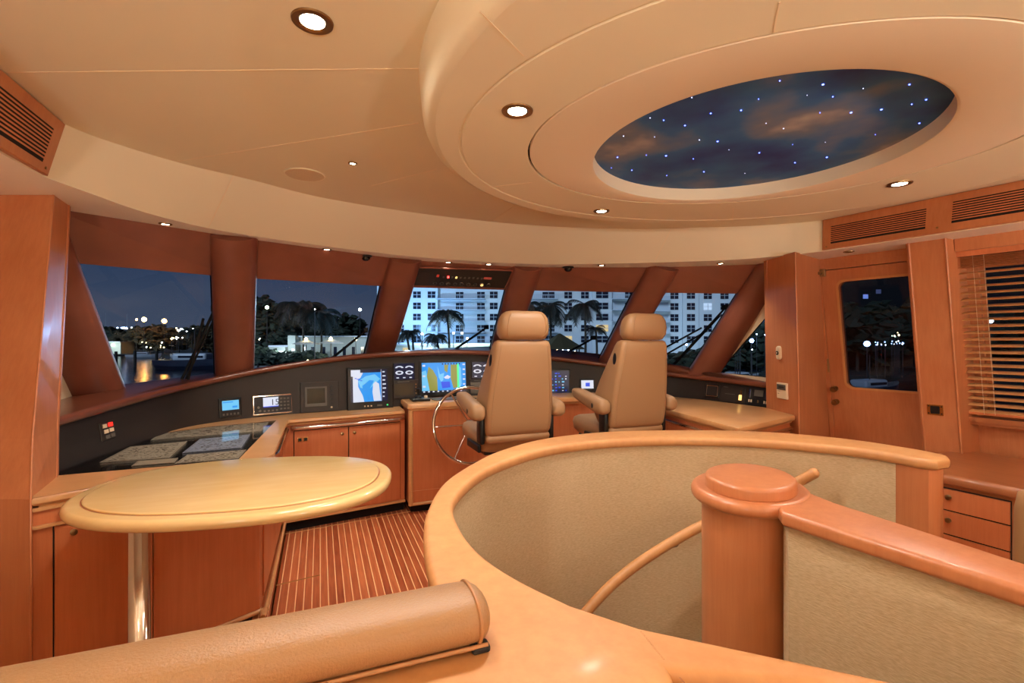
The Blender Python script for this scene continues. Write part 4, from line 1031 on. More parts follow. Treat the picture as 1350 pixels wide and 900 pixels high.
# chart monitor
r_, w, h, d = inst('chart_monitor', 'black monitor showing a light blue sea chart, standing on the worktop end', 'monitor', (457.5, 517, 484, 541), dep=.045, r=.008)
coast = [(-1, .9), (-.6, .95), (-.35, .8), (-.5, .5), (-.75, .35), (-.6, -.1), (-.38, -.6), (-.3, -1), (-1, -1)]
isl = [(.22, -.98), (.15, -.4), (.2, .1), (.32, .24), (.52, .1), (.62, -.98)]
sh = [(1, R4(-1, 1, -1, 1)), (2, R4(-.62, .64, -1, .9)), (3, [(-.62, .3), (-.2, .6), (.3, .7), (.6, .4), (.2, 0), (-.1, -.3), (-.5, -.1)]), (2, [(-.4, .0), (0, .35), (.25, .3), (.0, -.2), (-.1, -.8), (-.3, -.7)]), (1, coast), (1, isl), (6, R4(.66, 1, -1, 1)), (6, R4(-.5, .64, .82, 1)), (6, R4(-1, -.9, -1, .6))]
for k in range(7): sh.append((1, R4(.72, .72 + rnd.uniform(.1, .24), .8 - k * .26, .88 - k * .26)))
for k in range(4): sh.append((5, R4(-.8 + k * .1, -.7 + k * .1, .45 - k * .05, .5 - k * .05)))
screen(r_, w * .80, h * .73, -.03 * w, h * .08, d, sh, SM)
for k, (x, mt) in enumerate(((-.14, IVORY), (-.07, IVORY), (0, IVORY), (.36, S_GREEN))): L(r_, 'button', mt, (x - .015) * w, (x + .015) * w, -.40 * h, -.37 * h, d, .003)
L(r_, 'button', GREY, .13 * w, .24 * w, -.405 * h, -.365 * h, d, .003)
m = MB(); m.rbox(-.36 * w, .5 * w, -.515 * h, -.485 * h, 0, .11, .006); st = build('stand_foot', m, BLACK, r_, world=False)
L(r_, 'foot_trim', GREY, -.33 * w, .48 * w, -.508 * h, -.495 * h, .11, .001, parent=st)
def gauges(name, label, box, n=2):
    r_, w, h, d = inst(name, label, 'instrument display', box, dep=.012)
    s_ = []
    for gx in ((-.5, .5) if n == 2 else (-.5, .45)):
        for gy in (.45, -.15):
            s_.append((1, [(gx + .42 * math.cos(a), gy + .27 * math.sin(a)) for a in [PI * k / 8 * (2 if gy < 0 else 1) for k in range(9)]])); s_.append((6, [(gx + .22 * math.cos(a), gy + .14 * math.sin(a)) for a in [2 * PI * k / 8 for k in range(8)]]))
    for k in range(3): s_.append((1, R4(-.8 + k * .65, -.55 + k * .65, -.85, -.72)))
    screen(r_, w * .9, h * .9, 0, 0, d, [(6, R4(-1, 1, -1, 1))] + s_, SM)
    return r_
gauges('engine_gauge_display', 'small black screen with white round gauges left of the centre chart screen', (518, 547, 478, 501))
def pilot(name, label, box):
    r_, w, h, d = inst(name, label, 'instrument display', box, dep=.012, mat=DASH)
    L(r_, 'screen', OLIVE, -.45 * w, .28 * w, -.32 * h, .3 * h, d, .002); L(r_, 'maker_line', GREY, -.33 * w, .13 * w, .38 * h, .42 * h, d, .001)
    for k in range(4): L(r_, 'button', BRASS, .36 * w, .41 * w, (.2 - k * .16) * h, (.28 - k * .16) * h, d, .003)
pilot('autopilot_control', 'autopilot unit with unlit olive screen below the left gauge display', (518, 552, 500.5, 525))
# joystick on the console corner
p = at(538, 532, .93); jr = thing('joystick', 'small black joystick control on the left corner of the helm console', 'joystick', (.80, 4.27, .93))
m = MB(); m.rbox(.74, .90, 4.20, 4.34, .93, .955, .008); build('base', m, BLACK, jr)
m = MB(); m.lathe([(.03, .955), (.026, .972), (.008, .98), (.008, 1.01), (.018, 1.02), (.02, 1.035), (.001, 1.045)], c=(.80, 4.25, 0), n=20); build('stick', m, BLACK, jr, smooth=45)
m = MB(); m.lathe([(.016, .955), (.016, .975), (.001, .978)], c=(.865, 4.24, 0), n=16); build('dial', m, IVORY, jr, smooth=45)
th = thing('console_tray', 'grey plate on the helm console just below the centre chart screen', 'console plate', (1.05, 4.3, .93))
m = MB(); m.rbox(.93, 1.32, 4.2, 4.38, .9305, .938, .003); build('plate', m, GREY, th)
# centre chart
r_, w, h, d = inst('centre_chart_screen', 'wide bright screen with green land and blue sea in the centre of the dash', 'monitor', (553, 617, 475, 521), dep=.014)
sh = [(2, R4(-1, 1, -1, 1)), (3, [(-1, .4), (-.82, .5), (-.6, -.9), (-1, -.9)]), (4, [(-.78, .1), (-.7, .75), (-.5, .5), (-.32, .0), (-.3, -.9), (-.66, -.9)]),
      (4, [(.3, .85), (.6, .85), (.6, -.7), (.42, -.8), (.3, -.1)]), (4, [(.0, .85), (.2, .85), (.14, .3), (.02, .45)]), (7, R4(.6, .68, -.9, .9)), (3, [(.68, .8), (.78, .6), (.8, -.5), (.68, -.9)]),
      (1, [(-.02, .0), (.15, .15), (.3, .02), (.2, -.12), (.05, -.1)]), (5, [(-.15, -.3), (.25, -.3), (.28, -.7), (-.1, -.75)]), (6, R4(-1, 1, -1, -.88)), (3, [(-.3, .8), (-.2, .2), (.0, .3), (-.05, -.2), (-.15, -.3), (-.25, 0)])]
for k in range(9): sh.append((1, R4(-.95 + k * .21, -.87 + k * .21, -.98, -.9)))
for k in range(5): sh.append((1, R4(.86, .97, .8 - k * .34, .9 - k * .34)))
for k in range(3): sh.append((1, R4(-.97, -.85, .75 - k * .7, .87 - k * .7)))
for k in range(7): sh.append((6, R4(-.1 + k * .13, -.04 + k * .13, .86, .95)))
screen(r_, w * .90, h * .84, 0, h * .02, d, sh, SM)
gauges('engine_gauge_display.001', 'gauge screen half hidden behind the backrest of the left helm chair', (621, 650, 476, 499))
pilot('autopilot_control.001', 'autopilot unit half hidden behind the left helm chair', (619, 652, 499, 522))
r_, w, h, d = inst('engine_data_screen', 'dark blue screen full of white readings between the two helm chairs', 'monitor', (700, 752, 487, 521), dep=.014)
sh = [(6, R4(-1, 1, -1, 1))]
for i in range(10):
    for j in range(7):
        if rnd.random() < .75: sh.append((rnd.choice((1, 3, 5, 5)), R4(-.92 + i * .19, -.92 + i * .19 + rnd.uniform(.06, .15), .74 - j * .25, .74 - j * .25 + rnd.uniform(.06, .13))))
screen(r_, w * .9, h * .88, 0, 0, d, sh, SM)
r_, w, h, d = inst('throttle_display', 'small white lit display just left of the right helm chair', 'instrument display', (764, 784, 499, 514), dep=.01)
screen(r_, w * .8, h * .72, 0, 0, d, [(1, R4(-1, 1, -1, 1)), (5, R4(-.3, .4, -.5, .4))], SM)
# starboard panels
r_, w, h, d = inst('chain_counter', 'dark square gauge with a steel rim on the right dash beside the chair', 'gauge', (930, 949, 506, 524), dep=.01, mat=BLACK)
m = MB()
for a, b in (((-.38, -.38), (.38, -.38)), ((.38, -.38), (.38, .36)), ((.38, .36), (-.38, .38)), ((-.38, .38), (-.38, -.38))): m.tube([V(a[0] * w, a[1] * h, d), V(b[0] * w, b[1] * h, d)], .003, 8)
build('rim', m, CHROME, r_, world=False); L(r_, 'face', DASH, -.3 * w, .3 * w, -.3 * h, .3 * h, d, .001)
r_, w, h, d = inst('bow_thruster_panel', 'dark panel with a glowing amber toggle in the middle of the right dash', 'control panel', (949.5, 983, 508, 531), dep=.008, mat=DASH)
L(r_, 'toggle_lamp', S_YEL, .27 * w, .37 * w, -.3 * h, .0 * h, d, .006); L(r_, 'toggle_lever', GOLD, .32 * w, .36 * w, 0, .28 * h, d, .012); L(r_, 'label_line', GREY, -.38 * w, -.2 * w, .36 * h, .40 * h, d, .0008); L(r_, 'label_line', GREY, -.3 * w, .1 * w, -.02 * h, .01 * h, d, .0008)
r_, w, h, d = inst('searchlight_control', 'black control box with two steel side handles next to the pillar on the right dash', 'control panel', (986, 1016, 510, 536), dep=.01)
for s in (-1, 1): L(r_, 'side_handle', CHROME, (s * .36 - .03) * w, (s * .36 + .03) * w, -.1 * h, .34 * h, d, .012)
L(r_, 'face', GREY, -.2 * w, .2 * w, .02 * h, .34 * h, d, .002)
for x in (-.4, -.3, 0, .28, .38): L(r_, 'switch', IVORY if x else BRASS, (x - .025) * w, (x + .025) * w, -.32 * h, -.18 * h, d, .006)

# overhead panel on the header board over the centre window
ob = bvh(bpy.data.objects['trim_11'])
p, n_ = hit(607, 365, ob); M = frame(p, n_)
I = M.inverted()
def opl(u, v):
    r = ray(u, v); t = (p - EYE).dot(n_) / r.dot(n_); q = I @ (EYE + r * t); return V(q.x, q.y, 0)
oh = thing('overhead_instrument_panel', 'dark overhead panel with a row of gauges and a red lamp above the centre window', 'instrument panel', M=M)
q = [opl(540, 375), opl(665, 379.5), opl(676, 355.5), opl(545.5, 351)]
m = MB(); m.loft([[V(a.x, a.y, -.002) for a in q], [V(a.x, a.y, .012) for a in q]]); build('backplate', m, BLACK, oh, world=False)
m = MB()
for a, b in zip(q, q[1:] + q[:1]): m.tube([V(a.x, a.y, .01), V(b.x, b.y, .01)], .008, 8)
build('frame', m, W_RED, oh, world=False)
def obox(name, mat, u0, u1, v0, v1, z=.013, d=.002, par=None):
    a, b = opl(u0, v1), opl(u1, v0); return L(oh, name, mat, min(a.x, b.x), max(a.x, b.x), min(a.y, b.y), max(a.y, b.y), z, d, .0005, par)
obox('blank_display', DASH, 549, 567, 357.5, 371)
for k in range(9):
    u = 573 + k * 8.8; a = opl(u, 371.6 + k * .3); m = MB(); m.lathe([(.001, .012), (.017, .012), (.017, .02), (.014, .021), (.001, .019)], c=(a.x, a.y, 0), n=20); g_ = build('gauge', m, GREY if k != 7 else IVORY, oh, world=False, smooth=40)
    m = MB(); m.lathe([(.001, .0201), (.0125, .0215), (.001, .0219)], c=(a.x, a.y, 0), n=16); build('gauge_face', m, BLACK if k != 7 else S_YEL, g_, world=False)
for k in range(10):
    u = 583 + k * 5.6; obox('indicator', GREY if k not in (3,) else S_YEL, u, u + 3.0, 362.6 + k * .22, 364.6 + k * .22, .013, .003)
a = opl(590.5, 363.5); m = MB(); m.lathe([(.001, .012), (.009, .012), (.008, .02), (.001, .024)], c=(a.x, a.y, 0), n=16); build('red_lamp', m, emi('red_signal', (255, 40, 36), 14, 'NONE'), oh, world=False, smooth=50)
obox('indicator', emi('dim_red', (190, 50, 36), .6, 'NONE'), 575, 579, 360.5, 363.5); obox('red_readout', emi('dim_red_readout', (170, 60, 46), .5, 'NONE'), 637, 648, 364.2, 366.4)

# ================================================================= ceiling fittings
GD = 'recessed ceiling downlights'; GS = 'small soffit downlights above the windshield'
E1, E2 = 30, 14
downlight('ceiling_downlight', at(412, 28, 2.349), .055, 'large recessed downlight in the flat ceiling at the top left', GD, E1)
downlight('ceiling_downlight.001', at(682, 146, 2.1985), .05, 'recessed downlight on the left side of the dropped ceiling oval', GD, E1)
downlight('ceiling_downlight.002', at(793, 278, 2.1985), .045, 'recessed downlight at the far edge of the dropped oval above the helm chairs', GD, E1)
downlight('ceiling_downlight.003', at(1186, 242, 2.1985), .05, 'recessed downlight on the right side of the oval near the wood vents', GD, E1)
downlight('ceiling_downlight.004', at(465, 215, 2.349), .022, 'tiny recessed light in the flat ceiling near the round speaker grille', GD, 20)
hidden = [(1.7, .02), (2.3, .15), (-.45, -.9), (1.6, -1.3), (3.0, -.6), (.3, -1.6), (2.9, -1.9)]  # unseen downlights added because the visible fixtures left the ceiling dark
for k, (x, y) in enumerate(hidden):
    onoval = k < 2
    downlight('ceiling_downlight.%03d' % (5 + k), V(x, y, 2.1985 if onoval else 2.349), .05, 'added fill downlight, out of view in the ceiling behind the camera', GD, 12)
for k, (u, v, lab) in enumerate(((218, 295, 'small soffit downlight above the leftmost windshield pane'), (431, 328.5, 'small soffit downlight above the second pane from the left'), (591, 345.5, 'left of the two small soffit lights over the overhead instrument panel'), (644, 348, 'right of the two small soffit lights over the overhead instrument panel'), (793, 349.5, 'small soffit downlight above the fourth pane between the posts'), (950, 347, 'small soffit downlight above the fifth pane near the right pillar'))):
    downlight('soffit_downlight.%03d' % k if k else 'soffit_downlight', at(u, v, 2.1085), .032, lab, GS, E2, 1.9)
downlight('soffit_downlight.006', at(1119, 331.5, 2.1085), .035, 'unlit soffit downlight above the side door', GS, 0, lamp=OLIVE)
for k, (u, v, lab) in enumerate(((482, 337, 'black dome on the soffit left of the overhead instrument panel'), (749, 352, 'black dome on the soffit above the left helm chair'))):
    c = at(u, v, 2.1085); r_ = thing('smoke_detector' if not k else 'smoke_detector.001', lab, 'smoke detector', tuple(c), group='black ceiling domes')
    m = MB(); m.lathe([(.05, .001), (.052, -.008), (.045, -.012)], c=c, n=24); build('base', m, BLACK, r_, smooth=40)
    m = MB(); m.lathe([(.036, -.012), (.032, -.028), (.018, -.038), (.001, -.041)], c=c, n=24); build('dome', m, S_BLK, r_, smooth=40)
c = at(402, 230, 2.349); r_ = thing('ceiling_speaker', 'round cream speaker grille flush in the flat ceiling', 'speaker', tuple(c))
GRL = fabric('speaker_mesh', (228, 206, 172), (204, 182, 148), (500, 500, 500), .8)
m = MB(); m.lathe([(.105, .0), (.106, -.004), (.1, -.006), (.097, -.004)], c=c, n=40); build('rim', m, CEIL, r_, smooth=40)
m = MB(); m.lathe([(.097, -.002), (.097, -.0045), (.001, -.006)], c=c, n=40); build('grille', m, GRL, r_)

def uplamp(name, x, y, label, e=85):  # unseen uplights added only to brighten the ceiling
    r_ = thing(name, label, 'floor lamp', (x, y, 0), group='added fill lamps in the aft saloon')
    m = MB(); m.lathe([(.14, 0), (.14, .015), (.02, .03), (.014, .05), (.014, 1.28)], c=(x, y, 0), n=24); build('stand', m, CHROME, r_, smooth=40)
    m = MB(); m.loft([[V(x + r * math.cos(2 * PI * k / 28), y + r * math.sin(2 * PI * k / 28), z) for k in range(28)] for r, z in ((.15, 1.3), (.2, 1.45), (.195, 1.45), (.145, 1.3))], False, False); build('lamp_shade', m, IVORY, r_, smooth=40)
    m = MB(); m.lathe([(.01, 1.30), (.03, 1.33), (.035, 1.37), (.02, 1.40), (.001, 1.41)], c=(x, y, 0), n=16); build('bulb', m, LAMP, r_, smooth=50)
    link_light('fill_light', 'POINT', (0, 0, 1.46), e, (1, .94, .84), r_, shadow_soft_size=.08)
uplamp('fill_lamp', -1.3, -1.2, 'added fill lamp, unseen behind the camera at the port side'); uplamp('fill_lamp.001', 3.3, -1.3, 'added fill lamp, unseen behind the camera at the starboard side'); uplamp('fill_lamp.002', 1.0, -1.9, 'added fill lamp, unseen behind the camera in the middle')
# ================================================================= windshield wipers
gt = [bvh(g) for g in GL]
def wiper(i, a, b, label, extra=()):
    def gp(u, v, o=.05):
        r = ray(u, v); p0 = GL[i].data.vertices[0].co; n_ = (GL[i].data.vertices[1].co - p0).cross(GL[i].data.vertices[3].co - p0).normalized()
        if n_.dot(r) < 0: n_ = -n_
        t = (p0 + n_ * o - EYE).dot(n_) / r.dot(n_); return EYE + r * t
    A, B = gp(*a), gp(*b)
    rt = thing('windshield_wiper', label, 'wiper', tuple(B), group='windshield wipers')
    d_ = (A - B).normalized(); s_ = Vector((0, 0, 1)).cross(d_).normalized() * .03
    m = MB(); m.tube([A, B], .010, 8); build('main_arm', m, RUBBER, rt)
    m = MB(); m.tube([A - d_ * .1 + s_, B + s_], .007, 8); build('guide_arm', m, RUBBER, rt)
    m = MB(); m.rbox(-.02, .02, -.03, .03, -.015, .03, .006, M=Matrix.Translation(A)); build('tip_joint', m, RUBBER, rt)
    for q in extra:
        C, D = gp(*q[0], .02), gp(*q[1], .02); m = MB(); m.tube([C, D], .009, 8); build('blade', m, RUBBER, rt)
wiper(0, (283, 408), (234, 512), 'wiper crossing the leftmost windshield pane', (((268, 420), (248, 500)),))
wiper(1, (482, 436), (420, 486), 'wiper in the second pane from the left, in front of the shore buildings')
wiper(2, (641, 432), (585, 470), 'wiper low in the centre pane under the instrument panel')
wiper(3, (782, 446), (722, 478), 'wiper low in the pane between the two helm chairs')
wiper(4, (956, 406), (884, 484), 'large wiper crossing the rightmost windshield pane', (((925, 432), (870, 462)), ((932, 436), (866, 474))))
m = MB()
# ================================================================= outside, night harbour
ZW, ZG = -6.5, -5.4
def water():
    m, t, b = nt('night_water'); b.inputs['Base Color'].default_value = lin((14, 20, 28)); b.inputs['Roughness'].default_value = .12
    tc = t.nodes.new('ShaderNodeTexCoord'); mp = t.nodes.new('ShaderNodeMapping'); mp.inputs['Scale'].default_value = (.6, .6, .6)
    n = t.nodes.new('ShaderNodeTexNoise'); n.inputs['Scale'].default_value = 1; n.inputs['Detail'].default_value = 3
    bp = t.nodes.new('ShaderNodeBump'); bp.inputs['Strength'].default_value = .35; bp.inputs['Distance'].default_value = .3
    t.links.new(tc.outputs['Object'], mp.inputs[0]); t.links.new(mp.outputs[0], n.inputs['Vector']); t.links.new(n.outputs['Fac'], bp.inputs['Height']); t.links.new(bp.outputs[0], b.inputs['Normal'])
    return m
WATER = water()
LAND_ = plain('dark_ground', (46, 48, 44), .9); QUAY = plain('quay_concrete', (120, 122, 122), .85)
FAC = plain('apartment_render', (196, 204, 210), .85); FACB = plain('apartment_slab', (172, 182, 194), .85); WIN_ = plain('dark_window', (26, 30, 44), .2); WHITEB = plain('white_render', (150, 156, 150), .8)
LITW = emi('window_and_roof_glow', (200, 225, 255), .7, 'NONE'); LITY = emi('lit_warm_window', (255, 224, 160), .6, 'NONE'); LITB = emi('lit_blue_window', (140, 170, 255), 1.1, 'NONE')
LEAF = plain('night_foliage', (38, 50, 36), .8, bump=.5, bscale=3); LEAFB = plain('brown_foliage', (66, 58, 34), .85); PALM = plain('palm_frond', (22, 30, 24), .6); TRUNK = plain('trunk_bark', (60, 54, 46), .9)
POLE = plain('pole_metal', (50, 50, 52), .6); PILE = plain('piling_wood', (36, 34, 32), .9); HULL = plain('boat_hull', (170, 176, 184), .4); HULLD = plain('navy_boat_hull', (30, 40, 60), .35); POOL = emi('lit_pool_water', (40, 140, 235), .8, 'NONE')
PARA = plain('parasol_canvas', (205, 200, 188), .8); PINK = plain('facade_glow', (150, 150, 160), .8)
GLOWS = {c: emi('glow_' + c, v, s, 'NONE') for c, v, s in (('orange', (255, 170, 80), 60), ('white', (235, 245, 255), 22), ('warm', (255, 226, 160), 16), ('green', (200, 240, 190), 14), ('blue', (150, 190, 255), 14))}
def F2(lat, dep, z): p = FWD * dep + RGT * lat; return V(p.x, p.y, z)
MF = Matrix(((RGT.x, FWD.x, 0, 0), (RGT.y, FWD.y, 0, 0), (0, 0, 1, 0), (0, 0, 0, 1)))  # local: x=lat, y=depth
m = MB(); m.flat([(-900, -200), (900, -200), (900, 900), (-900, 900)], [], ZW); struct('harbour_water', m, WATER)
m = MB(); sh = [F2(-400, 290, 0), F2(-120, 270, 0), F2(-78, 250, 0), F2(-62, 118, 0), F2(-20, 112, 0), F2(40, 100, 0), F2(110, 96, 0), F2(160, 120, 0), F2(700, 90, 0), F2(800, 800, 0), F2(-600, 800, 0)]
m.prism([(p.x, p.y) for p in sh], [(0, ZW - .5), (0, ZG)]); struct('ground_shore', m, LAND_)

def win(mb_root, lat, z, w, h, dep, mat, lit=None, par=None):
    m = MB(); m.box(lat - w / 2, lat + w / 2, dep - .12, dep + .05, z - h / 2, z + h / 2); m.transform(MF)
    f = build('window', m, lit or WIN_, par)
    m = MB(); m.box(lat - .05, lat + .05, dep - .2, dep - .1, z - h / 2, z + h / 2); m.box(lat - w / 2, lat + w / 2, dep - .2, dep - .1, z - .05, z + .05); m.transform(MF); build('window_bar', m, FACB, f)
def px(u, d): return (u - 675) / FOC * d
def pz(v, d): return 1.45 - (v - 450) / FOC * d
D1 = 122
ab = thing('apartment_building', 'tall pale blue lit apartment building with balconies behind the palms', 'building', tuple(F2(px(720, D1), D1, ZG)))
m = MB(); m.box(px(497, D1), px(855, D1), D1, D1 + 18, ZG, 24)
m.box(px(520, D1), px(578, D1), D1 - 1.2, D1, ZG, 24); m.box(px(640, D1), px(664, D1), D1 - .8, D1, ZG, 24); m.box(px(780, D1), px(806, D1), D1 - .8, D1, ZG, 24)
m.transform(MF); build('wall', m, FAC, ab)
FL = [389, 403.5, 418, 432.5, 447, 374]
for v in FL[:5]:
    for u, off in ((529, 1.2), (551, 1.2), (570, 1.2), (606, 0), (634, 0), (651, .8), (676, 0), (723, 0), (749, 0), (771, 0), (793, .8), (829, 0)):
        w_ = 3.0 if u in (616, 723, 793) else 1.9
        lit = None
        if (u, v) in ((749, 447),): lit = LITY
        if (u, v) in ((793, 432.5),): lit = LITY
        if (u, v) in ((735, 403.5),): lit = LITB
        win(ab, px(u, D1), pz(v, D1), w_, 1.6, D1 - off, WIN_, lit, ab)
for v in FL[:5]:
    for u0, u1 in ((576, 640), (690, 735), (806, 846)):
        m = MB(); z = pz(v + 5.5, D1); m.box(px(u0, D1), px(u1, D1), D1 - 2.4, D1, z - .12, z + .1); m.transform(MF); bb = build('balcony', m, FACB, ab)
        m = MB(); m.box(px(u0, D1), px(u1, D1), D1 - 2.4, D1 - 2.34, z + .95, z + 1.03)
        k = px(u0, D1)
        while k < px(u1, D1): m.box(k, k + .05, D1 - 2.4, D1 - 2.34, z, z + 1); k += .45
        m.transform(MF); build('railing', m, FACB, bb)
D2 = 128
a2 = thing('apartment_building.001', 'grey white apartment building with a regular window grid behind the rightmost pane', 'building', tuple(F2(px(925, D2), D2, ZG)))
m = MB(); m.box(px(856, D2), px(998, D2), D2, D2 + 16, ZG, 24); m.box(px(899, D2), px(920, D2), D2 - .7, D2, ZG, 24); m.transform(MF); build('wall', m, FAC, a2)
for v in (389.5, 404, 418.5, 433, 447.5):
    for u in (889, 909.5, 933, 955, 978):
        win(a2, px(u, D2), pz(v, D2), 1.9 + .2, 1.75, D2 - (.7 if u == 909.5 else 0), WIN_, LITW if (u, v) == (933, 404) else None, a2)
    m = MB(); z = pz(v + 6.5, D2); m.box(px(852, D2), px(880, D2), D2 - 2.2, D2, z - .1, z + 1.0); m.transform(MF); build('balcony', m, FACB, a2)
# low lit podium under the apartments
D3 = 104
po = thing('pool_pavilion', 'low white lit pavilion with a flat roof below the apartments in the centre pane', 'building', tuple(F2(px(600, D3), D3, ZG)))
m = MB(); m.box(px(505, D3), px(700, D3), D3, D3 + 8, ZG, pz(455, D3)); m.transform(MF); build('wall', m, WHITEB, po)
m = MB(); m.box(px(500, D3), px(705, D3), D3 - 1, D3 + 8.5, pz(455, D3), pz(452.5, D3)); m.transform(MF); build('roof', m, FACB, po)
for u in range(515, 700, 16):
    m = MB(); z = pz(463, D3); m.box(px(u, D3), px(u + 7, D3), D3 - .1, D3, z - 1, z + .8); m.transform(MF); build('window', m, LITW if u % 3 else LITY, po)
p3 = thing('beach_bar', 'low thatched bar roof with warm lights behind the left helm chair headrest', 'building', tuple(F2(px(745, D3), D3, ZG)))
m = MB(); zz = pz(448, 96); c = F2(px(738, 96), 96, 0)
m.lathe([(5.2, zz - 1.8), (5.0, zz - 1.7), (.3, zz + 1.2), (.01, zz + 1.3)], c=(c.x, c.y, 0), n=10); build('thatched_roof', m, LEAFB, p3)
for k in range(6):
    a = PI * k / 3; m = MB(); m.tube([V(c.x + 4.4 * math.cos(a), c.y + 4.4 * math.sin(a), ZG), V(c.x + 4.4 * math.cos(a), c.y + 4.4 * math.sin(a), zz - 1.7)], .12, 6); build('post', m, TRUNK, p3)
# pool house in the second pane
D4 = 125
ph = thing('pool_house', 'long low cream building with dark doors in the second pane', 'building', tuple(F2(px(430, D4), D4, ZG)))
m = MB(); m.box(px(384, D4), px(490, D4), D4, D4 + 9, ZG, pz(444, D4)); m.box(px(384, D4), px(394, D4), D4 - 2, D4, ZG, pz(442, D4)); m.transform(MF); build('wall', m, WHITEB, ph)
m = MB(); m.box(px(382, D4), px(492, D4), D4 - .8, D4 + 9.5, pz(444, D4), pz(442.5, D4)); m.transform(MF); build('roof', m, FACB, ph)
for u in (400, 410, 425, 440, 452, 464, 476):
    m = MB(); m.box(px(u, D4), px(u + 4, D4), D4 - .1, D4, ZG, pz(457, D4)); m.transform(MF); build('door', m, WIN_, ph)
wb = thing('white_cabin', 'small bright white cabin left of the pool house', 'building', tuple(F2(px(370, D4), D4, ZG)))
m = MB(); m.box(px(356, D4), px(383, D4), D4 - 3, D4 + 3, ZG, pz(457, D4)); m.transform(MF); build('wall', m, WHITEB, wb)
m = MB(); m.box(px(364, D4), px(384, D4), D4 - 4, D4 + 3.5, pz(457, D4), pz(455, D4)); m.transform(MF); build('roof', m, LITW, wb)  # roof shares the window emission, so it glows without a lamp
for k, (u, v, r) in enumerate(((404, 452, 3.4), (437, 450.5, 2.8))):
    d = 118; c = F2(px(u, d), d, 0); z = pz(v, d)
    pr = thing('parasol', ['wide cream parasol lit from above at the left end of the pool house', 'smaller cream parasol in front of the middle of the pool house'][k], 'parasol', (c.x, c.y, ZG), group='parasols by the pool house')
    m = MB(); m.lathe([(r, z - .35), (r, z - .25), (.05, z + .8)], c=(c.x, c.y, 0), n=8); build('canopy', m, PARA, pr)
    m = MB(); m.tube([V(c.x, c.y, ZG), V(c.x, c.y, z + .7)], .06, 6); build('pole', m, POLE, pr)
m = MB(); m.box(px(440, 114), px(486, 114), 112, 116, ZG, ZG + .08); m.transform(MF); tag(build('swimming_pool', m, POOL), 'lit blue swimming pool strip at the lower right of the second pane', 'pool')
fe = thing('quay_fence', 'low pale quay wall with dark posts along the water in the second pane', 'fence', tuple(F2(px(400, 113), 113, ZG)))
m = MB(); m.box(px(320, 113), px(500, 113), 112.6, 113, ZG - 1, pz(482, 113)); m.transform(MF); build('wall', m, QUAY, fe)
for k, u in enumerate(range(338, 440, 13)):
    m = MB(); m.box(px(u, 112), px(u, 112) + .25, 112.2, 112.5, ZG - 1.2, pz(479, 112)); m.transform(MF); build('post', m, PILE, fe)
# far left shore
lb = thing('dock_shed', 'bright white dockside shed at the left of the leftmost pane', 'building', tuple(F2(px(145, 265), 265, ZG)))
m = MB(); m.box(px(126, 265), px(159, 265), 265, 275, ZG, pz(451, 265)); m.transform(MF); build('wall', m, WHITEB, lb)
m = MB(); m.box(px(125, 265), px(160, 265), 264, 276, pz(451, 265), pz(450, 265)); m.transform(MF); build('roof', m, FACB, lb)
for u in (131, 148):
    m = MB(); m.box(px(u, 265), px(u + 3, 265), 264.5, 264.9, pz(456, 265), pz(453, 265)); m.transform(MF); build('wall_lamp', m, GLOWS['green'], lb)
dk_ = thing('dock', 'dark wooden dock along the far left shore', 'dock', tuple(F2(px(200, 250), 250, ZW)))
m = MB(); m.box(px(110, 250), px(262, 250), 248, 251, ZW + 1.0, ZW + 1.5); m.transform(MF); build('deck', m, PILE, dk_)
for k, (u, vt, dd) in enumerate(((153, 463, 150), (178, 462, 150), (206.5, 463, 150))):
    c = F2(px(u, dd), dd, 0); m = MB(); m.tube([V(c.x, c.y, ZW - 1), V(c.x, c.y, pz(vt, dd))], .42, 10); o_ = build('mooring_pile', m, PILE); tag(o_, ['dark mooring pile nearest the shed in the leftmost pane', 'middle one of the three dark mooring piles', 'right one of the three dark mooring piles, nearest the wiper'][k], 'piling', 'mooring piles')
def boat(name, label, u, v, d, L_, mat, ang=0, tower=True):
    c = F2(px(u, d), d, ZW); r = thing(name, label, 'boat', tuple(c))
    M = Matrix.Translation(c) @ Matrix.Rotation(-YAW + ang, 4, 'Z')
    m = MB(); R = []
    for x, w, z0, z1 in ((-.5, .13, 0, .12), (-.3, .15, -.03, .12), (0, .16, -.04, .125), (.25, .13, -.03, .14), (.42, .06, 0, .16), (.5, .008, .1, .175)):
        R.append([M @ V(x * L_, s * L_, z * L_) for s, z in ((-w, z1), (-w * .8, (z0 + z1) / 2), (-w * .3, z0), (w * .3, z0), (w * .8, (z0 + z1) / 2), (w, z1))])
    m.loft(R); build('hull', m, mat, r)
    m = MB(); m.rbox(-.28 * L_, .14 * L_, -.1 * L_, .1 * L_, .11 * L_, .21 * L_, .03 * L_, M=M); cb = build('cabin', m, HULL, r)
    m = MB(); m.box(-.2 * L_, .10 * L_, -.105 * L_, .105 * L_, .15 * L_, .18 * L_, M=M); build('cabin_window', m, WIN_, cb)
    if tower:
        m = MB(); m.tube([M @ V(-.05 * L_, 0, .2 * L_), M @ V(-.05 * L_, 0, .5 * L_)], .006 * L_, 6); build('mast', m, POLE, r)
boat('motor_boat', 'white motor boat moored by the dock under the orange lights', 190, 466, 230, 14, HULL, .3)
boat('motor_boat.001', 'smaller white boat right of the mooring piles', 232, 466, 235, 11, HULL, 2.6)
boat('motor_boat.002', 'large dark hulled boat behind the wiper in the leftmost pane', 262, 478, 140, 22, HULLD, .1)
boat('motor_boat.003', 'white boat seen low in the triangular side window', 975, 474, 90, 11, HULL, .5)
boat('motor_boat.004', 'dark boat seen low in the door window', 1150, 480, 70, 12, HULLD, .4)
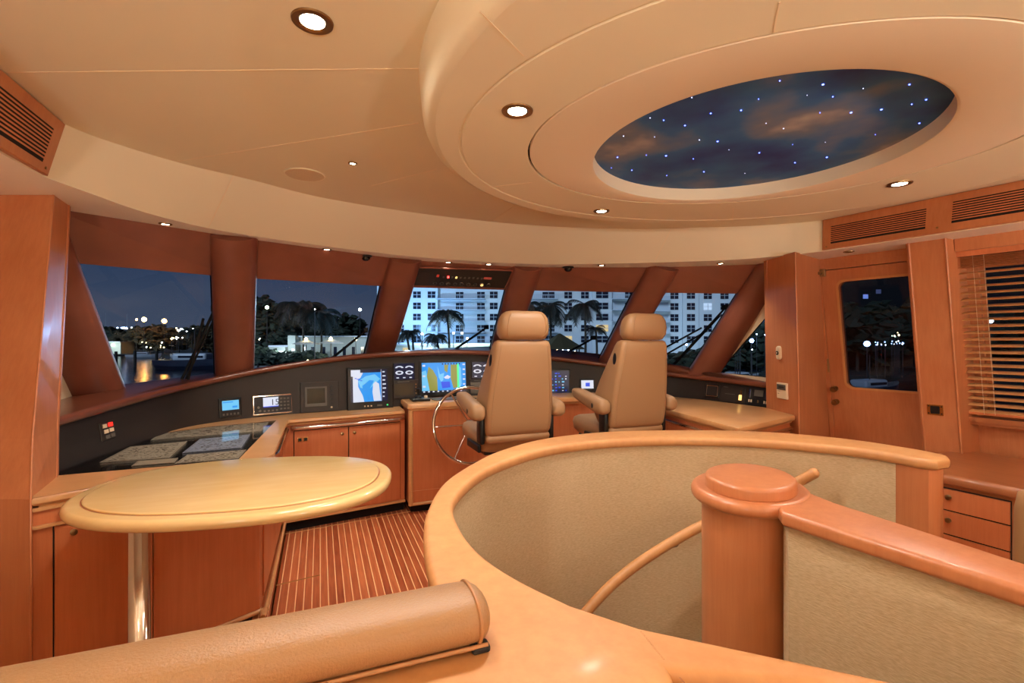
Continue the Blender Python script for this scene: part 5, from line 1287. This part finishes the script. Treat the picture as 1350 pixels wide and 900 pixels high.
# trees
def crown(c, rx, rz, seed, name, label, mat=LEAF, n=260, group='shore trees', leaf=.9):
    rn = random.Random(seed); r = thing(name, label, 'tree', (c.x, c.y, ZG), group=group)
    m = MB()
    for k in range(n):
        a = rn.uniform(0, 2 * PI); ph_ = math.acos(rn.uniform(-1, 1)); rr = rn.uniform(.72, 1.0) * (1 + .22 * math.sin(3 * a + seed))
        p = V(c.x + rx * rr * math.sin(ph_) * math.cos(a), c.y + rx * rr * math.sin(ph_) * math.sin(a), c.z + rz * rr * math.cos(ph_))
        s = leaf * rn.uniform(.6, 1.5); bmn = Matrix.Translation(p) @ Matrix.Rotation(rn.uniform(0, 6), 4, 'Z') @ Matrix.Rotation(rn.uniform(-1, 1), 4, 'X')
        pts_ = [V(s * math.cos(q) * rn.uniform(.6, 1.1), s * math.sin(q) * rn.uniform(.6, 1.1), rn.uniform(-.2, .2) * s) for q in [2 * PI * i / 6 for i in range(6)]]
        m.add([bmn @ q for q in pts_] + [bmn @ V(0, 0, s * .5), bmn @ V(0, 0, -s * .5)], [(i, (i + 1) % 6, 6) for i in range(6)] + [((i + 1) % 6, i, 7) for i in range(6)])
    build('crown', m, mat, r)
    m = MB(); m.tube([V(c.x, c.y, ZG), V(c.x + .2, c.y, c.z - rz * .4)], [.35, .22], 8)
    for q in range(4):
        a = q * 1.6; m.tube([V(c.x, c.y, c.z - rz * .8), V(c.x + rx * .6 * math.cos(a), c.y + rx * .6 * math.sin(a), c.z)], [.18, .06], 6)
    build('trunk', m, TRUNK, r)
tl = [(128, 443, 290, 9, 6, LEAF, 'dark round tree at the far left edge of the leftmost pane'), (152, 446, 290, 9, 5, LEAF, 'low dark tree left of the orange lights'), (178, 446, 285, 10, 6, LEAFB, 'brownish tree just left of the first orange lamp'), (197, 444, 280, 10, 6.5, LEAFB, 'brownish tree under the first orange lamp'), (216, 446, 280, 10, 6, LEAFB, 'brownish tree under the second orange lamp'), (236, 447, 285, 10, 5.5, LEAFB, 'brownish tree right of the orange lamps'), (256, 444, 290, 8, 6, LEAF, 'dark tree left of the first wiper'), (276, 446, 240, 8, 6, LEAFB, 'tree behind the wiper at the right of the leftmost pane'),
      (345, 412, 150, 5.5, 4.5, LEAF, 'dark tree beside the high green lamp in the second pane'), (350, 440, 140, 6, 5, LEAF, 'dark tree at the left edge of the second pane'), (368, 432, 170, 8, 6, LEAF, 'dark bushy tree left of the tall palm'), (374, 452, 135, 5, 3, LEAF, 'low bush behind the white cabin'), (345, 468, 122, 4, 2.2, LEAF, 'hedge left of the quay wall'), (372, 473, 119, 5, 1.6, LEAF, 'low hedge below the white cabin'), (405, 473, 119, 5, 1.6, LEAF, 'low hedge at the parasol'), (455, 434, 180, 8, 5, LEAF, 'dark tree behind the pool house roof'), (440, 440, 190, 9, 4, LEAF, 'dark tree between the two parasols far behind'),
      (952, 472, 100, 5, 2.2, LEAF, 'bush at the left of the side window'), (985, 463, 100, 6, 3.5, LEAF, 'dark tree under the lamp in the side window'), (1008, 456, 105, 6, 5, LEAF, 'dark tree at the right edge of the side window'), (1130, 432, 110, 8, 5, LEAF, 'dark tree in the upper left of the door window'), (1175, 438, 110, 9, 6, LEAF, 'large dark tree at the right of the door window'), (1150, 440, 130, 10, 4, LEAF, 'dark tree above the blue white lamp in the door window'), (1310, 440, 80, 6, 3.5, LEAF, 'tree beside the lamp behind the blind'), (705, 462, 98, 3, 1.6, LEAF, 'bush behind the left chair shoulder'), (520, 474, 98, 3.2, 1.6, LEAF, 'round bush at the bottom left of the centre pane'), (915, 477, 99, 6, 1.8, LEAF, 'hedge behind the wiper in the fifth pane')]
for k, (u, v, d, rx, rz, mt, lab) in enumerate(tl):
    c = F2(px(u, d), d, pz(v, d)); crown(c, rx, rz, k + 3, 'leafy_tree' if not k else 'leafy_tree.%03d' % k, lab, mt, n=240, leaf=rx * .2)
def palm(lab, u, v, d, H=None, R=3.2, seed=0, nf=15, lean=0):
    rn = random.Random(seed); top = F2(px(u, d), d, pz(v, d)); base = F2(px(u + lean, d), d, ZG)
    r = thing('palm_tree', lab, 'palm tree', tuple(base), group='palm trees on the shore')
    m = MB(); pts_ = [base.lerp(top, k / 8) + V(math.sin(k / 8 * PI) * .35, 0, 0) for k in range(9)]; m.tube(pts_, [.30 - .016 * k for k in range(9)], 8); build('trunk', m, TRUNK, r, smooth=60)
    m = MB()
    for k in range(nf):
        a = 2 * PI * k / nf + rn.uniform(-.2, .2); el = rn.uniform(-.35, 1.0); ln = R * rn.uniform(.85, 1.1); prev = None
        dirx = V(math.cos(a), math.sin(a), 0); side = V(-math.sin(a), math.cos(a), 0)
        P_ = []
        for s in range(10):
            t = s / 9; P_.append(top + dirx * (ln * (math.sin(t * 1.35) / math.sin(1.35)) * math.cos(el * .6)) + V(0, 0, ln * (math.sin(el) * t - .85 * t * t * (1 if el > 0 else .8))))
        for s in range(9):
            p0, p1 = P_[s], P_[s + 1]; t = s / 9; wl = R * .34 * math.sin(PI * min(.12 + t * .85, 1)) + .05
            for q in range(2):
                pa = p0.lerp(p1, q * .5); pb = p0.lerp(p1, q * .5 + .5); 
                for sg in (-1, 1):
                    tip = pa + side * (sg * wl) + (p1 - p0) * .9 + V(0, 0, -wl * .55)
                    m.add([pa, pb, tip], [(0, 1, 2)])
        m.tube(P_, .035, 4)
    build('fronds', m, PALM, r)
palm('tall full palm in the second pane against the sky', 398, 404, 120, R=6.6, seed=1, nf=34)
palm('thinner palm right of the tall one in the second pane', 422, 412, 122, R=5.6, seed=2, nf=28)
palm('small palm on the skyline left of the first window post', 252, 436, 230, R=5.5, seed=3)
palm('tall leaning palm in the middle of the centre pane', 589, 411, 96, R=3.8, seed=4, nf=20, lean=2)
palm('slim palm at the lower left of the centre pane', 535, 438, 94, R=2.4, seed=5, lean=6)
palm('slim palm second from left in the centre pane', 543, 437, 95, R=2.2, seed=6, lean=-1)
palm('short palm leaning left of the tall centre palm', 574, 442, 95, R=2.8, seed=7, lean=7)
palm('dark palm just right of the third window post', 695, 401, 98, R=3.6, seed=8, nf=18)
palm('dark wide palm above the beach bar', 724, 402, 96, R=4.2, seed=9, nf=20)
palm('tall brown palm at the right of the fourth pane', 770, 400, 94, R=4.0, seed=10, nf=20)
palm('low palm by the fourth window post', 785, 432, 97, R=2.4, seed=11)
# lamps
def lamp(lab, u, v, d, r, col, group='shore lights'):
    r = r * (.9 if col == 'orange' else .62)
    c = F2(px(u, d), d, pz(v, d)); o = thing('street_lamp', lab, 'lamp', (c.x, c.y, ZG), group=group)
    m = MB(); m.tube([V(c.x, c.y, ZG), V(c.x, c.y, c.z - r * .5)], [.14, .08], 6); build('pole', m, POLE, o)
    m = MB(); m.lathe([(.01, -r), (r * .7, -r * .7), (r, 0), (r * .7, r * .7), (.01, r)], c=tuple(c), n=12); build('glowing_head', m, GLOWS[col], o, smooth=60)
lamp('left of the two big orange harbour lamps in the leftmost pane', 190, 421, 260, 1.35, 'orange'); lamp('right of the two big orange harbour lamps in the leftmost pane', 216.5, 423, 260, 1.3, 'orange')
lamp('small orange lamp beside the left harbour lamp', 180, 421, 262, .55, 'orange')
lamp('bright greenish lamp high at the left of the second pane', 352, 405, 130, .75, 'green'); lamp('white lamp at the top right of the second pane', 474.5, 408, 150, .7, 'white')
lamp('warm lamp on the pool house left of the tall palm trunk', 403.5, 447, 117, .65, 'warm'); lamp('warm lamp over the smaller parasol', 436, 446, 117, .6, 'warm'); lamp('warm lamp at the right end of the pool house', 469, 447, 117, .6, 'warm')
lamp('yellow green lamp low by the quay fence', 406, 476, 112.2, .55, 'warm'); lamp('white lamp beside the white cabin', 386, 461, 117, .45, 'white'); lamp('small white lamp over the palm crown', 415, 407.5, 112, .22, 'white')
lamp('bright white lamp in the triangular side window', 991, 449, 84, .6, 'blue'); lamp('brilliant blue white lamp in the door window', 1143, 453, 92, .9, 'blue'); lamp('white lamp behind the blind', 1306, 423, 70, .5, 'white')
lamp('round white lamp left of the tall centre palm', 556.5, 440, 97, .42, 'white'); lamp('white lamp right of the tall centre palm', 598, 439, 97, .36, 'white'); lamp('white lamp pair at the right of the centre pane', 609, 439, 97, .36, 'warm'); lamp('warm lamp behind the wiper in the centre pane', 616, 446, 97, .34, 'warm'); lamp('white lamp low in the fifth pane behind the wiper', 905, 454, 97, .35, 'blue')
rn = random.Random(11); k = 0
def dots(u0, u1, v0, v1, n, d, r, cols, where):
    for i in range(n):
        u, v = rn.uniform(u0, u1), rn.uniform(v0, v1); c = F2(px(u, d), d, pz(v, d)); rr = r * rn.uniform(.4, .95)
        m = MB(); m.lathe([(.01, -rr), (rr, 0), (.01, rr)], c=tuple(c), n=8); m.tube([V(c.x, c.y, ZG), V(c.x, c.y, c.z - rr)], .05, 5)
        m.m = [0 if f_ < 18 else 1 for f_ in range(len(m.f))]
        o = build('distant_light', m, [GLOWS[rn.choice(cols)], POLE]); tag(o, where, 'lamp', where)
dots(338, 375, 421, 428, 16, 230, .45, ['white', 'green'], 'tiny white lights along the upper left of the second pane')
dots(335, 400, 428, 436, 18, 200, .45, ['white', 'green', 'warm'], 'tiny lights between the trees in the second pane')
dots(432, 480, 420, 426, 26, 230, .42, ['white', 'green'], 'row of tiny bright lights at the right of the second pane')
dots(420, 480, 430, 440, 16, 200, .5, ['warm', 'white'], 'scattered lights above the pool house roof')
dots(336, 352, 445, 475, 9, 128, .22, ['white', 'warm'], 'small lights in the dark trees at the lower left of the second pane')
dots(145, 176, 431.5, 433, 14, 300, .42, ['white', 'blue'], 'string of tiny lights at the foot of the distant mast')
dots(228, 262, 432, 437, 10, 250, .5, ['white', 'warm'], 'white lights on the shore left of the first wiper')
dots(222, 255, 444, 449, 12, 250, .42, ['warm', 'white'], 'warm lights under the trees left of the first wiper')
dots(185, 220, 447, 458, 8, 250, .35, ['warm', 'white'], 'tiny lights among the moored boats')
dots(1152, 1192, 449, 455, 18, 92, .16, ['white', 'blue'], 'small white lights right of the bright lamp in the door window')
dots(1160, 1192, 436, 446, 7, 92, .2, ['green', 'warm'], 'greenish lights above the shore in the door window')
dots(720, 770, 450, 464, 22, 95, .17, ['warm', 'white'], 'warm lights of the beach bar behind the left helm chair')
dots(545, 640, 457, 466, 12, 98, .12, ['white', 'warm'], 'small lamps on the pavilion in the centre pane')
dots(960, 1010, 440, 462, 9, 84, .2, ['blue', 'white'], 'small lights in the triangular side window')
dots(1320, 1345, 445, 452, 3, 80, .14, ['white'], 'tiny lights low behind the blind')
# masts and dark building
for k, (u, vt) in enumerate(((167.5, 414), (139.5, 412))):
    c = F2(px(u, 320), 320, 0); m = MB(); m.tube([V(c.x, c.y, ZG), V(c.x, c.y, pz(vt, 320))], [.35, .08], 6); tag(build('radio_mast', m, HULL), ['tall thin mast left of the orange lamps', 'faint thin mast near the left edge of the leftmost pane'][k], 'mast', 'distant masts')
D5 = 130
db = thing('dark_building', 'dark building with two blue lit windows in the upper part of the door window', 'building', tuple(F2(px(1150, D5), D5, ZG)))
m = MB(); m.box(px(1090, D5), px(1215, D5), D5, D5 + 15, ZG, pz(366, D5)); m.transform(MF); build('wall', m, plain('dark_render', (16, 17, 22), .9), db)
for u, v, s in ((1141, 390.5, 1), (1158, 384, .8)):
    m = MB(); m.box(px(u - 3.2, D5), px(u + 3.2, D5), D5 - .1, D5, pz(v + 3, D5), pz(v - 2.5, D5)); m.transform(MF); build('window', m, LITB if s == 1 else emi('dim_blue_window', (110, 120, 170), .5, 'NONE'), db)
wh = thing('dark_warehouse', 'long dark building filling the view behind the blind', 'building', tuple(F2(px(1330, 125), 125, ZG)))
m = MB(); m.box(px(1225, 125), px(1480, 125), 125, 140, ZG, pz(340, 125)); m.transform(MF); build('wall', m, bpy.data.materials['dark_render'], wh)
D6 = 110
sb = thing('shore_house', 'blue lit shore building seen through the triangular side window', 'building', tuple(F2(px(985, D6), D6, ZG)))
m = MB(); m.box(px(968, D6), px(1020, D6), D6, D6 + 10, ZG, pz(436, D6)); m.box(px(975, D6), px(1012, D6), D6 + 1, D6 + 10, ZG, pz(415, D6)); m.transform(MF); build('wall', m, plain('blue_render', (70, 88, 130), .85), sb)
for u in range(970, 1015, 9):
    m = MB(); m.box(px(u, D6), px(u + 5, D6), D6 - .1, D6, pz(461, D6), pz(457, D6)); m.transform(MF); build('window', m, LITW if u % 2 else LITB, sb)
for u in (976, 990):
    m = MB(); m.box(px(u, D6), px(u + 6, D6), D6 - .1, D6, pz(452, D6), pz(444, D6)); m.transform(MF); build('window', m, WIN_, sb)

# ================================================================= light and camera
w = bpy.data.worlds.new('night'); SC.world = w; w.use_nodes = True; t = w.node_tree; bg = t.nodes['Background']
tc = t.nodes.new('ShaderNodeTexCoord'); sp = t.nodes.new('ShaderNodeSeparateXYZ'); t.links.new(tc.outputs['Generated'], sp.inputs[0])
cr = t.nodes.new('ShaderNodeValToRGB'); e = cr.color_ramp.elements
e[0].position = 0; e[0].color = lin((74, 84, 104)); e[1].position = .5; e[1].color = lin((22, 36, 66)); k = e.new(.12); k.color = lin((52, 68, 96))
n = t.nodes.new('ShaderNodeTexNoise'); n.inputs['Scale'].default_value = 5; n.inputs['Detail'].default_value = 4
mpn = t.nodes.new('ShaderNodeMapping'); mpn.inputs['Scale'].default_value = (1, 1, 3); t.links.new(tc.outputs['Generated'], mpn.inputs[0]); t.links.new(mpn.outputs[0], n.inputs['Vector'])
mx = t.nodes.new('ShaderNodeMix'); mx.data_type = 'RGBA'; mr = t.nodes.new('ShaderNodeMapRange'); mr.inputs[1].default_value = .5; mr.inputs[2].default_value = .75; mr.inputs[4].default_value = .35
t.links.new(n.outputs['Fac'], mr.inputs[0]); t.links.new(mr.outputs[0], mx.inputs[0]); t.links.new(sp.outputs['Z'], cr.inputs[0]); t.links.new(cr.outputs[0], mx.inputs[6]); mx.inputs[7].default_value = lin((96, 100, 112))
t.links.new(mx.outputs[2], bg.inputs['Color']); bg.inputs['Strength'].default_value = .62
sun = link_light('town_glow', 'SUN', (0, -20, 40), 1.35, (.58, .76, 1.0), angle=.3)
dv = Vector((FWD.x * .8 + RGT.x * .35, FWD.y * .8 + RGT.y * .35, -.42)).normalized(); sun.rotation_euler = dv.to_track_quat('-Z', 'Y').to_euler()
for k, (u, v, d, e_, c) in enumerate(((535, 440, 108, 9000, (.25, .55, 1)), (560, 470, 100, 2500, (.5, .75, 1)), (620, 470, 99, 3500, (.75, 1, .85)), (450, 470, 117, 900, (1, .95, .7)), (745, 462, 95, 1200, (1, .8, .5)), (905, 470, 110, 3500, (.6, .85, 1)), (370, 470, 118, 1500, (.8, .95, 1)), (140, 462, 258, 3000, (.9, 1, .9)))):
    link_light('flood_light', 'POINT', tuple(F2(px(u, d), d, pz(v, d) + 2)), e_, c, shadow_soft_size=.4)
cam = bpy.data.cameras.new('camera'); co = bpy.data.objects.new('camera', cam); COL.objects.link(co); SC.camera = co
cam.sensor_width = 36; cam.lens = 640 / 1350 * 36; cam.clip_start = .02; cam.clip_end = 2000
co.location = EYE; co.rotation_euler = (PI / 2, 0, -YAW)
vs = SC.view_settings; vs.view_transform = 'Standard'; vs.look = 'None'; vs.gamma = 1; vs.use_curve_mapping = False; vs.exposure = .55
SC.cycles.max_bounces = 10; SC.cycles.diffuse_bounces = 6; SC.cycles.glossy_bounces = 4; SC.cycles.transparent_max_bounces = 12
SC.cycles.caustics_reflective = False; SC.cycles.caustics_refractive = False; SC.cycles.sample_clamp_indirect = 4
